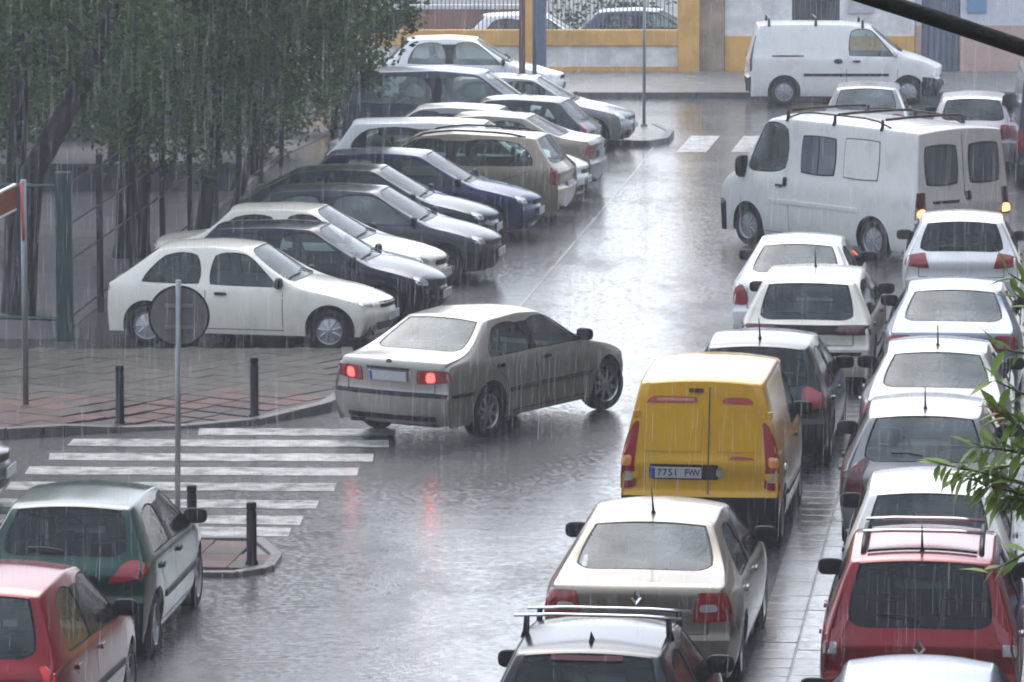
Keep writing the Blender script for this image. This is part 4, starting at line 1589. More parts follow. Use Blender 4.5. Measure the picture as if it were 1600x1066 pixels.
spray((-2.25, 0.0, 4.53), (-2.52, 0.0, 4.39), 8, 0.0, 0.5, 0.0)
spray((-2.22, 0.0, 5.09), (-2.38, 0.0, 5.16), 11, 0, 0.8, 0.1)
spray((-2.2, .05, 4.95), (-2.66, 0.05, 4.92), 20, 0.06, 0.7, 0.5)
sc_me, sc_cs = crown_mesh(71, 1.6, 1.7, 1.9, 60, 70, .15)
scr = obj('crown', sc_me, LEAF2, st)
scr.location = (.35, .2, 6.9)
sl = MB()
for c_, _ in sc_cs[:12]:
    sl.tube([(-.9, -.2, 5.6), (c_ * .5 + Vector((0, 0, 6.4))), c_ + Vector((.35, .2, 6.9))], [.05, .03, .01], 6)
sl.build('limbs', BARK, st, True)
MB().tube([(-.3, -.1, 4.4), (-1.2, -.05, 4.6), (-2.2, 0, 4.85)], [.06, .035, .014], 7).build('branch', BARK, st, True)
MB().tube([(-.9, -.2, 5.5), (-1.6, -.05, 5.45), (-2.25, 0, 5.75)], [.05, .03, .012], 7).build('branch', BARK, st, True)
MB().tube([(-.3, -.1, 4.5), (-1.3, -.05, 5.0), (-2.22, 0, 5.3)], [.05, .03, .012], 7).build('branch', BARK, st, True)

# ------------------------------------------------------------------ unseen blocks added to darken reflections and hold back sky light
BRICK = simple('brown_render', (.20, .165, .13), .85, var=.25, vscale=.6)
SHUT = simple('dark_shutter', (.05, .055, .06), .5)
def block(name, label, x0, x1, y0, y1, h, side, n, fl=4):
    b = empty(name, ((x0 + x1) / 2, (y0 + y1) / 2, 0))
    tag(b, label, 'building')
    hx, hy = (x1 - x0) / 2, (y1 - y0) / 2
    MB().box(-hx, hx, -hy, hy, -.2, h).build('wall', BRICK, b)
    MB().box(-hx - .25, hx + .25, -hy - .25, hy + .25, h, h + .35).build('roof', TERRA, b)
    for f in range(fl):
        for i in range(n):
            q = (i + .5) / n * 2 - 1
            z0 = 1.0 + f * 3.1
            if side == 'f':
                w = MB().box(q * hx - .6, q * hx + .6, -hy - .06, -hy - .01, z0, z0 + 1.5)
            elif side == 'y':
                w = MB().box(q * hx - .6, q * hx + .6, hy + .01, hy + .06, z0, z0 + 1.5)
            else:
                w = MB().box(-hx - .06, -hx - .01, q * hy - .6, q * hy + .6, z0, z0 + 1.5)
            w.build('window', SHUT, b)
block('unseen_rear_block', 'unseen brown apartment block behind the viewer, made tall to darken reflections', -34, 34, -11.5, -1.6, 27.0, 'y', 14, 8)  # unseen; tall so that near car rears reflect wall instead of sky
block('unseen_street_block', 'unseen brown apartment block on the right, added for dark window reflections', 12.5, 20, 28, 84, 18.0, 'x', 12, 5)  # unseen; placed for the dark right part of rear-window reflections
block('unseen_far_block', 'unseen brown apartment block beyond the yard, added for dark reflections', -46, -3.2, 134, 146, 19.5, 'f', 14, 6)  # unseen; added for dark reflections in the left road and parked bonnets
# ------------------------------------------------------------------ the cars in the place
P_WHITE = paint('white', (.74, .73, .68))
P_CREAM = paint('cream', (.76, .72, .61))
P_BRIGHT = paint('bright_white', (.80, .80, .78))
P_SILVER = paint('silver', (.22, .22, .217), .5, .34)
P_SILVER_B = paint('blue_silver', (.17, .20, .26), .5, .34)
P_BEIGE = paint('champagne', (.19, .165, .13), .4, .36)
P_BMW = paint('titanium_silver', (.29, .275, .24), .35, .36)
P_GOLD = paint('sand_gold', (.30, .255, .18), .35, .36)
P_GREY = paint('steel_grey', (.045, .052, .064), .4, .34)
P_NAVY = paint('navy', (.006, .009, .022), .2, .3)
P_BLUE = paint('deep_blue', (.007, .014, .075), .3, .3)
P_TEAL = paint('dark_teal', (.009, .022, .025), .3, .3)
P_GREEN = paint('bottle_green', (.003, .032, .022), .3, .3)
P_BLACK = paint('black', (.004, .0045, .005), .1, .3)
P_BLACKG = paint('black_green', (.005, .008, .0085), .2, .3)
P_RED = paint('cherry_red', (.20, .005, .009), .2, .3)
P_RED2 = paint('crimson', (.20, .005, .010), .25, .3)
P_YELLOW = paint('yellow', (.56, .30, .004), 0, .4)
P_VAN = paint('van_white', (.82, .80, .735), 0, .45)
P_SLATE = paint('slate_blue', (.05, .065, .095), .4, .35)

LAMP_BRIGHT = simple('lamp_bright_red', (.6, .012, .012), .2, spec=.2, coat=.5)
QUEUE = 'cars queueing in the left lane'
ROWR = 'cars standing in the right-hand row'
LOT = 'cars in the angled parking bays'
QH = 7.3

def emblem(C, x, z, r=.055):
    """chrome open diamond badge"""
    L = C.S['L']
    h = C.bvh.ray_cast(Vector((x, -L / 2 - 1, z)), Vector((0, 1, 0)), 4)
    y = h[0].y - .012
    mb = MB()
    o_ = [(0, r * 1.3), (r, 0), (0, -r * 1.3), (-r, 0)]
    vs = []
    for k in (1, .5):
        for a, b in o_:
            vs.append((x + a * k, y - (.006 if k == 1 else .0), z + b * k))
    for a, b in o_:
        vs.append((x + a, y + .012, z + b))
    fs = [(i, (i + 1) % 4, 4 + (i + 1) % 4, 4 + i) for i in range(4)] + [(i, 8 + i, 8 + (i + 1) % 4, (i + 1) % 4) for i in range(4)]
    return mb.add(vs, fs).build('badge', CHROME, C.root)

def round_badge(C, x, z, r=.04, mat=None):
    L = C.S['L']
    h = C.bvh.ray_cast(Vector((x, -L / 2 - 1, z)), Vector((0, 1, 0)), 4)
    n = 14
    vs = [(x + r * math.cos(2 * math.pi * k / n), h[0].y + d, z + r * math.sin(2 * math.pi * k / n)) for d in (-.012, .01) for k in range(n)]
    fs = [tuple(range(n))[::-1]] + [(k, (k + 1) % n, n + (k + 1) % n, n + k) for k in range(n)]
    MB().add(vs, fs).build('badge', mat or CHROME, C.root)

def on_roof(C, x, t, up=0.0):
    h = C.bvh.ray_cast(Vector((x, t - C.S['L'] / 2, 4)), Vector((0, 0, -1)), 6)
    return h[0] + Vector((0, 0, up))

def cross_bars(C, ts, half, bar_mat=CHROME, up=.10, foot=True, r=.014):
    for t in ts:
        zc = max(on_roof(C, s * C.S['hwr'] * .85, t).z for s in (-1, 1)) + up
        y = t - C.S['L'] / 2
        b = MB().tube([(-half, y, zc), (-half * .5, y, zc + .012), (half * .5, y, zc + .012), (half, y, zc)], r, 8).build('roof_bar', bar_mat, C.root, True)
        if foot:
            for sg in (-1, 1):
                p = on_roof(C, sg * (C.S['hwr'] - .02), t)
                MB().tube([p + Vector((sg * .03, 0, -.04)), p + Vector((sg * .015, 0, .03)), Vector((p.x + sg * .01, y, zc))], [.035, .028, .024], 6).build('bar_foot', BLACK, b, True)

def roof_rails(C, t0, t1, x, up=.06, mat=BLACK, r=.018):
    for sg in (-1, 1):
        ln = []
        for i in range(9):
            q = i / 8
            t = lerp(t0, t1, q)
            p = on_roof(C, sg * x, t)
            ln.append(p + Vector((0, 0, up * min(1, 6 * q, 6 * (1 - q)))))
        MB().tube(ln, r, 7).build('roof_rail', mat, C.root, True)

# ---- left lane, seen from behind
C = make_car('hatchback', HATCH, P_BLACK, 'black hatchback with roof bars at the bottom edge of the left lane', group=QUEUE,
    at=(.58, 37.88), head=QH, anchor=.62, L=4.0, W=1.72, H=1.47, z3=1.42, z9=1.43, z2=1.0, rear_glass=GLASS_D, side_glass=GLASS_D, hwr=.57,
    tail=[(10, .62), (62, .66), (50, 1.0), (30, 1.0)], plate=.74, rim='five', strip=False, handle=P_BLACK)
cross_bars(C, (1.35, 2.2), .66, CHROME, .13)
patch(C, 'brake_lamp', rect(-.28, .28, 1.352, 1.385), LAMP_DARK, 'rear', 8, 1, .012, 0)
fin = on_roof(C, 0, .95)
MB().add([fin + Vector((-.02, -.06, -.01)), fin + Vector((.02, -.06, -.01)), fin + Vector((.02, .07, -.01)), fin + Vector((-.02, .07, -.01)), fin + Vector((0, -.07, .09))], [(0, 1, 4), (1, 2, 4), (2, 3, 4), (3, 0, 4)]).build('antenna', BLACK, C.root)

C = make_car('sedan', SEDAN, P_BEIGE, 'champagne silver sedan with square tail lights and a diamond badge', group=QUEUE,
    at=(1.24, 44.12), head=QH, anchor=1.28, L=4.5, W=1.77, H=1.46, z3=1.41, z9=1.42, z1=1.03, z2=1.07, t1=.12, t2=.62, zbr=.97, hwr=.575, rear_glass=GLASS_L,
    tail=[(-4, .70), (66, .72), (58, .96), (4, .97)], tail_rnd=.2, tail_sub=[([(8, .80), (40, .80), (38, .87), (10, .87)], LAMP_CLEAR)],
    plate=.62, rim='five', strip=False, handle=P_BEIGE, antenna=1.55, mirror=BLACK)
emblem(C, 0, .93, .05)

KANGOO = dict(HATCH, L=4.0, W=1.70, H=1.83, wb=2.6, fo=.74, wr=.30, t1=.05, z1=1.0, t2=.08, z2=1.10, t3=.24, z3=1.77, t9=2.45, z9=1.78,
              t10=3.15, z10=1.12, t12=3.82, z12=.86, zbr=1.08, zbf=1.02, t5b=.5, t5t=.6, t6=1.9, t9b=2.98, hwr=.63, hwr2=.62, w2=.92, roofc=.05, rb=.05, rb3=.04, tr=.06,
              rearglass=False, rear_side_glass=False, blackB=False, doors=3, ztb=.60, seats=True, bench=False, black_bumpers=True, deckc=.1, zw=.62)
C = make_car('van', KANGOO, P_YELLOW, 'yellow delivery van with tall red tail lights in the left lane', 'van', at=(1.94, 50.66), head=QH, anchor=.22,
    tail=[(32, .66), (58, .66), (50, 1.33), (38, 1.36)], tail_rnd=.3, tail_mat=LAMP_RED, plate=None, rim='cover',
    tail_sub=[([(37, .74), (52, .74), (51, .84), (38, .84)], LAMP_CLEAR), ([(38, .90), (51, .90), (50, 1.0), (39, 1.0)], LAMP_AMBER)])
pl = plate(C, .84, '7751 FWV', x=-.24)
mbk = patch(C, 'plate_recess', rect(-.52, .20, .765, .925), BLACK, 'rear', 6, 2, .003, .1)
patch(C, 'door_latch', rect(.05, .17, .785, .905), INK, 'rear', 3, 3, .010, .2)
patch(C, 'latch_handle', rect(.17, .24, .80, .90), CHROME, 'rear', 3, 3, .018, .7)
for q in (rect(-.60, .02, 1.05, 1.50), rect(.16, .60, 1.05, 1.50)):
    patch(C, 'pressed_panel', q, P_YELLOW, 'rear', 8, 8, .010, .12)
RED_INK = simple('red_lettering', (.36, .04, .035), .4)
patch(C, 'red_sign', [(-.58, 1.53), (-.02, 1.54), (-.04, 1.605), (-.50, 1.605)], RED_INK, 'rear', 8, 2, .007, .2)
patch(C, 'sign_inset', [(-.47, 1.557), (-.06, 1.56), (-.07, 1.585), (-.44, 1.585)], simple('pale_lettering', (.42, .25, .10), .5), 'rear', 8, 1, .011, .1)
patch(C, 'red_sign', [(.20, 1.535), (.56, 1.525), (.50, 1.595), (.24, 1.60)], RED_INK, 'rear', 6, 2, .007, .4)
patch(C, 'red_lettering', [(.28, .975), (.58, .975), (.54, 1.0), (.33, 1.015)], RED_INK, 'rear', 5, 1, .006, .3)
patch(C, 'brake_lamp', rect(-.13, .03, 1.645, 1.685), LAMP_DARK, 'rear', 4, 1, .02, .3)
for sx in (.09,):
    ln = [on for on in [C.bvh.ray_cast(Vector((sx, -5, z_)), Vector((0, 1, 0)), 6)[0] for z_ in (.52, .7, .9, 1.1, 1.3, 1.5, 1.62, 1.70)]]
    vs = []
    for p in ln:
        vs += [p + Vector((-.006, -.013, 0)), p + Vector((.006, -.013, 0))]
    MB().add(vs, [(2 * i, 2 * i + 1, 2 * i + 3, 2 * i + 2) for i in range(len(ln) - 1)]).build('door_shut_line', INK, C.root)
for hx_ in (-.66, .70):
    for hz_ in (.80, 1.42):
        p = C.bvh.ray_cast(Vector((hx_, -5, hz_)), Vector((0, 1, 0)), 6)[0]
        MB().box(p.x - .035, p.x + .035, p.y - .022, p.y + .01, hz_ - .035, hz_ + .035, .008).build('door_hinge', P_YELLOW, C.root)
fl = C.bvh.ray_cast(Vector((3, .35 - C.S['L'] / 2 + .35, .80)), Vector((-1, 0, 0)), 5)[0]
MB().lathe_x([(-.01, .055), (.014, .055), (.016, .04), (.016, .001)], 16, fl.x, fl.y, fl.z).build('fuel_cap', CHROME, C.root, True)

make_car('hatchback', HATCH, P_BLACKG, 'black-green hatchback ahead of the yellow van', group=QUEUE, at=(2.79, 56.31), head=QH, anchor=.60,
    L=4.1, W=1.75, H=1.45, z3=1.395, z9=1.41, rear_glass=GLASS_D, side_glass=GLASS_D, hwr=.57, t3=.60,
    tail=[(2, .72), (70, .76), (56, .98), (20, .95)], plate=.5, rim='five', strip=False, antenna=1.0, handle=P_BLACKG)

OLDW = dict(WAGON, H=1.42, z3=1.37, z9=1.37, W=1.70, L=4.35, hwr=.58, railc=.7, beltc=.7, tailc=.7, midc=.4, roofc=.03, rb=.05, rb3=.03, z1=.88, z2=.93, t3=.55, tr=.05)
C = make_car('estate_car', OLDW, P_CREAM, 'cream estate car with a black band between its tail lights', group=QUEUE, at=(3.75, 62.69), head=QH, anchor=.55,
    tail=[(-14, .76), (62, .76), (60, .875), (-14, .875)], tail_rnd=.05, tail_mat=LAMP_DARK, plate=.62, antenna=1.9, black_bumpers=False)
patch(C, 'tail_band', rect(-.60, .60, .765, .875), BLACK, 'rear', 10, 2, .006, 0)
patch(C, 'bumper_strip', rect(-.7, .7, .50, .545), BLACK, 'rear', 10, 2, .012, 0)

make_car('sedan', SEDAN, P_BRIGHT, 'bright white sedan at the head of the left lane', group=QUEUE, at=(3.88, 67.31), head=QH, anchor=1.28,
    W=1.70, L=4.3, hwr=.54, rear_glass=GLASS_L, tail=[(18, .62), (70, .66), (56, .90), (30, .92)], tail_rnd=.8, plate=.7)

# ---- right-hand row
RH = 6.2
make_car('sedan', SEDAN, P_SILVER_B, 'blue-silver sedan roof at the bottom right edge', group=ROWR, at=(3.17, 37.99), head=RH, anchor=2.62, z=.016,
    tail=[(0, .66), (60, .70), (55, .92), (5, .92)], plate=.72)

C = make_car('compact_van', WAGON, P_RED, 'cherry red compact people carrier with roof bars in the right-hand row', group=ROWR, at=(3.43, 41.24), head=RH, anchor=.46, z=.016,
    L=4.0, W=1.74, H=1.60, z3=1.54, z9=1.53, t3=.46, t2=.14, z2=1.0, z1=.93, t9=2.35, t10=3.1, z10=1.03, t12=3.8, z12=.82, t9b=2.9, t6=1.65, wb=2.5, fo=.8, zbr=1.0, zbf=.95, hwr=.60,
    rear_glass=GLASS_D, side_glass=GLASS_D, tail=[(34, .76), (62, .78), (52, 1.10), (40, 1.08)], tail_sub=[([(37, .78), (58, .80), (56, .88), (39, .88)], LAMP_CLEAR)],
    plate=.62, rim='five', antenna=.72, strip=False, handle=P_RED)
emblem(C, 0, .86, .055)
roof_rails(C, .75, 2.3, .50, .05, BLACK, .022)
cross_bars(C, (1.25, 2.0), .52, CHROME, .09, foot=False, r=.016)
patch(C, 'rack_edge', [(-.46, .72), (.46, .72), (.46, .76), (-.46, .76)], BLACK, 'top', 10, 1, .03, 0)

make_car('hatchback', HATCH, P_WHITE, 'white hatchback directly ahead of the red people carrier', group=ROWR, at=(3.88, 45.87), head=RH, anchor=.62, z=.016,
    z3=1.37, tail=[(4, .62), (60, .66), (50, .9), (14, .9)], plate=.5, W=1.62, rear_glass=GLASS)
make_car('hatchback', HATCH, P_SILVER, 'silver hatchback with tall dark red tail lights and a roof aerial', group=ROWR, at=(4.22, 50.54), head=RH, anchor=.55, z=.016,
    L=4.2, W=1.76, H=1.46, z3=1.42, z9=1.43, t3=.55, zbr=.96, hwr=.575, tail=[(16, .60), (70, .64), (56, 1.0), (26, 1.0)], tail_mat=LAMP_DARK, plate=.55, antenna=.85, rim='five', rear_glass=GLASS_L, cabin='light')
make_car('sedan', SEDAN, P_SILVER, 'plain silver sedan, fourth from the bottom of the right-hand row', group=ROWR, at=(4.81, 55.98), head=RH, anchor=1.28, z=.016,
    W=1.74, tail=[(0, .70), (64, .74), (56, .92), (8, .92)], plate=.72, antenna=1.6, rear_glass=GLASS_L, rim='multi', handle=P_SILVER, strip=False)
make_car('sedan', SEDAN, P_SILVER_B, 'pale blue sedan with clear-centred tail lights in the right-hand row', group=ROWR, at=(5.53, 61.93), head=RH, anchor=1.28, z=.016,
    W=1.76, L=4.5, hwr=.575, tail=[(-6, .72), (66, .75), (56, .90), (2, .92)], tail_sub=[([(6, .77), (26, .78), (24, .86), (8, .86)], LAMP_CLEAR)], plate=.72, rear_glass=GLASS_L, rim='five', strip=False)
make_car('hatchback', HATCH, P_BRIGHT, 'white hatchback with slanted tail lights behind the large white van', group=ROWR, at=(6.34, 69.96), head=5.5, anchor=.62, z=.016,
    L=4.0, W=1.70, z3=1.37, rear_glass=GLASS_D, side_glass=GLASS_D, tail=[(-8, .74), (66, .78), (60, .93), (10, .95)], plate=.52, rim='five', strip=False)
make_car('hatchback', HATCH, P_SILVER_B, 'pale blue car beyond the red people carrier at the right edge', group=ROWR, at=(6.0, 47.2), head=RH, z=.016, tail=[(4, .62), (60, .66), (50, .9), (14, .9)])

# ---- silver sedan turning out
C = make_car('sedan', SEDAN, P_BMW, 'silver sedan turning across the street with its brake lights lit', at=(-.97, 58.98), head=32, anchor=.965,
    L=4.47, W=1.74, H=1.42, wb=2.725, fo=.78, wr=.315, t1=.10, z1=.99, t2=.60, z2=1.04, t3=1.22, z3=1.375, t9=2.62, t10=3.30, z10=.98, t12=4.20, z12=.78, t9b=3.10, t5b=.94, t5t=1.32, t6=1.95,
    zbr=.95, zbf=.93, hwr=.56, tail=[(-22, .70), (58, .74), (52, .88), (-18, .88)], tail_rnd=.25, tail_mat=LAMP_RED, tail_sub=[([(2, .735), (26, .74), (24, .855), (4, .85)], LAMP_LIT)],
    plate=.79, rim='multi', ww=.21, rear_glass=GLASS_L, side_glass=GLASS, steer=-14, handle=BLACK, stripz=.53, stripmat=simple('dark_strip', (.06, .06, .06), .4), cabin='light')
patch(C, 'bumper_strip', rect(-.78, .78, .56, .60), BLACK, 'rear', 14, 2, .012, 0)
for m_ in ('side_r', 'side_l'):
    patch(C, 'bumper_strip', rect(.18, .58, .555, .597), BLACK, m_, 6, 2, .012, 0)
patch(C, 'plate_light', rect(-.30, .30, .868, .893), TRIM, 'rear', 6, 1, .016, 0)
patch(C, 'lower_valance', rect(-.62, .62, .27, .33), BLACK, 'rear', 8, 2, .008, .1)
round_badge(C, 0, .955, .035, simple('blue_black_badge', (.03, .04, .06), .2))

# ---- parked left of the near street
make_car('hatchback', HATCH, P_GREEN, 'bottle green hatchback parked beside the near crossing', group='cars parked at the lower left', at=(-4.05, 45.1), head=5.5, anchor=.60,
    L=3.85, W=1.66, H=1.43, z3=1.385, t3=.60, rear_glass=GLASS_D, side_glass=GLASS_D, zbr=.95, tail=[(-10, .74), (74, .82), (66, .95), (24, .90)], tail_rnd=.45, plate=.52, rim='five', strip=True, black_bumpers=False)
C = make_car('hatchback', HATCH, P_RED2, 'crimson hatchback in the bottom left corner', group='cars parked at the lower left', at=(-4.42, 40.2), head=7.0, anchor=.52,
    L=3.85, W=1.68, H=1.52, z3=1.46, z9=1.46, t3=.52, arch=1.2, zbr=.96, hwr=.56, rear_glass=GLASS, tail=[(36, .60), (60, .62), (57, .92), (43, .90)], tail_mat=LAMP_BRIGHT, tail_rnd=.2,
    tail_sub=[([(37, .64), (57, .66), (56, .74), (39, .74)], LAMP_CLEAR)], plate=.52, rim='five', handle=P_RED2)
C = make_car('hatchback', HATCH, P_SILVER, 'silver car nosing into the picture at the left edge', at=(-7.35, 53.4), head=95, L=3.95)

# ---- angled bays on the left
SAXO = dict(HATCH, L=3.92, wb=2.55, fo=.72, H=1.40, z3=1.34, z9=1.35, t1=.08, z1=.90, t2=.15, z2=.95, t3=.70, t9=2.05, t10=2.72, z10=.92, t12=3.66, z12=.72, doors=3, t5b=.52, t5t=.86, t6=1.42, bp=.09, t9b=2.52,
            blackB=False, zbr=.87, zbf=.82, wr=.285)
make_car('hatchback', SAXO, P_CREAM, 'cream-white three-door hatchback, nearest in the parking bays', group=LOT, at=(-3.48, 67.35), head=103,
    tail=[(-6, .70), (50, .70), (48, .84), (0, .84)], tail_mat=LAMP_DARK, plate=.5, strip=False, ws_glass=GLASS_L)
make_car('hatchback', HATCH, P_NAVY, 'navy hatchback beside the nearest white one', group=LOT, at=(-2.80, 69.7), head=101, L=3.9, H=1.41, tail=[(4, .62), (60, .66), (50, .9), (14, .9)], ws_glass=GLASS_L)
make_car('sedan', SEDAN, P_CREAM, 'cream notchback sedan in the parking bays', group=LOT, at=(-3.05, 72.3), head=101, L=4.35, H=1.40, W=1.68, z1=.90, z2=.94, t2=.72, t3=1.18, t5b=.98, t5t=1.28, t9=2.50, t10=3.25, t9b=3.05, t12=4.15,
    tail=[(0, .66), (55, .70), (50, .85), (5, .85)], ws_glass=GLASS_L, blackB=False, side_glass=GLASS_D)
make_car('hatchback', HATCH, P_GREY, 'steel grey three-door hatchback with a black front bumper', group=LOT, at=(-2.15, 74.95), head=100, L=4.1, doors=3, t5b=.62, t6=1.5, tail=[(4, .62), (60, .66), (50, .9), (14, .9)],
    ws_glass=GLASS_L, black_bumpers=True, t9=2.3, t10=3.08, t9b=2.9, t12=3.9, side_glass=GLASS_L, rim='five')
make_car('hatchback', HATCH, P_TEAL, 'dark teal sloping-roofed car between the grey and blue ones', group=LOT, at=(-2.25, 78.4), head=99, L=4.2, H=1.39, t3=.95, z3=1.33, t2=.25, t5t=1.05, t5b=.7, t6=1.7, t9=2.35, t10=3.15, t9b=2.95, t12=4.0,
    tail=[(4, .62), (60, .66), (50, .9), (14, .9)], ws_glass=GLASS_L)
make_car('hatchback', HATCH, P_BLUE, 'deep blue hatchback beside the sand gold estate', group=LOT, at=(-1.52, 80.9), head=99, L=4.1, t9=2.25, t10=3.05, t9b=2.85, t12=3.92, tail=[(4, .62), (60, .66), (50, .9), (14, .9)], ws_glass=GLASS_L)
C = make_car('estate_car', WAGON, P_GOLD, 'sand gold estate car parked nose-in with its tailgate to the road', group=LOT, at=(-1.15, 83.7), head=282, L=4.45, W=1.76, H=1.52,
    tail=[(18, .62), (74, .66), (60, 1.0), (32, 1.0)], tail_rnd=.5, plate=.62, rear_glass=GLASS, rim='five', handle=P_GOLD, cabin='light', strip=False)
roof_rails(C, .7, 2.7, .54, .05, BLACK, .018)
make_car('estate_car', WAGON, P_BRIGHT, 'white estate car mostly hidden behind the sand gold one', group=LOT, at=(-.92, 86.1), head=98, L=4.6, H=1.48, t9=2.8, t10=3.55, t9b=3.38, t12=4.4, tail=[(4, .62), (60, .66), (50, .9), (14, .9)])
make_car('sedan', SEDAN, P_BEIGE, 'champagne sedan parked nose-in with its boot to the road', group=LOT, at=(-.55, 88.4), head=281, tail=[(4, .66), (64, .70), (55, .88), (14, .88)], plate=.7, cabin='light')
make_car('hatchback', HATCH, P_SILVER, 'silver hatchback whose roof shows behind the champagne sedan', group=LOT, at=(-1.45, 90.1), head=280, tail=[(4, .62), (60, .66), (50, .9), (14, .9)])
C = make_car('hatchback', HATCH, P_TEAL, 'dark teal hatchback parked nose-in with a red tail light', group=LOT, at=(-.32, 91.9), head=282, L=4.0, tail=[(10, .66), (70, .72), (60, .98), (24, .96)], plate=.55, rear_glass=GLASS_L, rim='five')
MPV = dict(WAGON, L=4.5, W=1.82, H=1.76, z3=1.68, z9=1.68, t3=.3, t2=.14, z2=1.08, z1=.98, t9=2.75, t10=3.6, z10=1.08, t12=4.32, z12=.84, zbr=1.08, zbf=1.02, t9b=3.35, t5b=.35, t5t=.5, t6=1.85, hwr=.64)
make_car('people_carrier', MPV, P_SLATE, 'slate blue people carrier towering over the parked cars', 'car', LOT, at=(-.95, 94.4), head=98, side_glass=GLASS_L, tail=[(18, .7), (70, .72), (60, 1.15), (30, 1.15)], tail_mat=LAMP_DARK, cabin='light')
make_car('hatchback', HATCH, P_SILVER, 'silver hatchback at the far end of the parking bays', group=LOT, at=(.35, 97.0), head=98, L=4.2, t9=2.3, t10=3.1, t9b=2.9, t12=4.0, tail=[(4, .62), (60, .66), (50, .9), (14, .9)], ws_glass=GLASS_L)
make_car('hatchback', HATCH, P_BRIGHT, 'white hatchback parked along the far kerb below the boundary wall', at=(-.85, 107.2), head=92, L=4.05, H=1.48, z3=1.43, z9=1.43, side_glass=GLASS_L, cabin='light', tail=[(4, .62), (60, .66), (50, .9), (14, .9)])
make_car('hatchback', HATCH, P_BRIGHT, 'white car in the yard seen through the railings', at=(.75, 117.6), head=90, z=-.1, L=4.1, tail=[(4, .62), (60, .66), (50, .9), (14, .9)])
make_car('hatchback', HATCH, P_SLATE, 'dark blue car in the yard beside the ochre pier', at=(3.4, 119.2), head=95, z=-.1, tail=[(4, .62), (60, .66), (50, .9), (14, .9)])

# ---- vans
BOXER = dict(KANGOO, L=4.95, W=2.02, H=2.18, wb=2.95, fo=.92, wr=.325, t1=.04, z1=1.0, t2=.06, z2=1.15, t3=.14, z3=2.10, t9=3.72, z9=2.11, t10=4.34, z10=1.30, t12=4.86, z12=1.0, zbr=1.22, zbf=1.18, t5b=.5, t5t=.5, t6=2.98, t9b=4.14, railc=.65, tailc=.75, beltc=.2, midc=.15, arch=.6,
             hwr=.86, hwr2=.86, w2=.95, roofc=.06, rb=.03, rb3=.03, tr=.03, ztb=.52, zw=.68, hdrop=.18, mtall=1.9, mscale=1.25, tf=.14)
C = make_car('van', BOXER, P_VAN, 'large white van turning left with its tail lamps lit', 'van', at=(6.99, 76.85), head=-38.3, anchor=.06,
    tail=None, rim='cover', plate=None, strip=False, side_glass=GLASS, exhaust=False)
for sg in (-1, 1):
    o = patch(C, 'tail_light', [(30, .72), (52, .72), (50, 1.14), (31, 1.14)], LAMP_DARK, ('wrap', sg, 'rear'), 4, 6, .012, .1)
    patch(C, 'lamp_segment', [(31, .745), (48, .745), (47, .885), (31, .885)], LAMP_ORANGE, ('wrap', sg, 'rear'), 4, 4, .02, .7, parent=o)
    q = rect(sg * .45 - .34, sg * .45 + .34, 1.22, 1.86)
    s_ = patch(C, 'window_seal', q, BLACK, 'rear', 8, 8, .006, .28)
    patch(C, 'rear_window', rect(sg * .45 - .315, sg * .45 + .315, 1.245, 1.835), simple('van_pane', (.10, .115, .14), .12, coat=.8), 'rear', 8, 8, .011, .28)
for m_ in ('side_l', 'side_r'):
    patch(C, 'window_seal', rect(1.98, 2.80, 1.24, 1.86), BLACK, m_, 8, 8, .006, .2)
    w_ = patch(C, 'side_window', rect(2.00, 2.78, 1.262, 1.84), MATS['van_pane'], m_, 8, 8, .011, .2)
    patch(C, 'window_divider', rect(2.37, 2.40, 1.27, 1.83), INK, m_, 1, 4, .015, 0, parent=w_)
    patch(C, 'panel_seal', rect(.98, 1.80, 1.24, 1.88), TRIM, m_, 8, 8, .004, .15)
    patch(C, 'blank_panel', rect(.995, 1.785, 1.255, 1.865), P_VAN, m_, 8, 8, .010, .15)
    patch(C, 'waist_moulding', rect(1.4, 3.5, .74, .80), P_VAN, m_, 12, 2, .016, 0)
    patch(C, 'door_handle', rect(3.08, 3.16, 1.02, 1.16), BLACK, m_, 3, 3, .02, .2)
patch(C, 'rear_handle', rect(.02, .13, .98, 1.12), TRIM, 'rear', 3, 3, .02, .2)
patch(C, 'plate_light', rect(-.66, -.12, .955, .995), BLACK, 'rear', 5, 1, .02, .1)
for sx, z0 in ((0.0, .55),):
    ln = [C.bvh.ray_cast(Vector((sx, -6, z_)), Vector((0, 1, 0)), 8)[0] for z_ in (.56, .8, 1.1, 1.4, 1.7, 1.95, 2.03)]
    vs = []
    for p in ln:
        vs += [p + Vector((-.008, -.004, 0)), p + Vector((.008, -.004, 0))]
    MB().add(vs, [(2 * i, 2 * i + 1, 2 * i + 3, 2 * i + 2) for i in range(len(ln) - 1)]).build('door_shut_line', INK, C.root)
cross_bars(C, (1.0, 2.1, 3.2), .78, BLACK, .12, r=.022)
roof_rails(C, .9, 3.3, .76, .11, BLACK, .015)

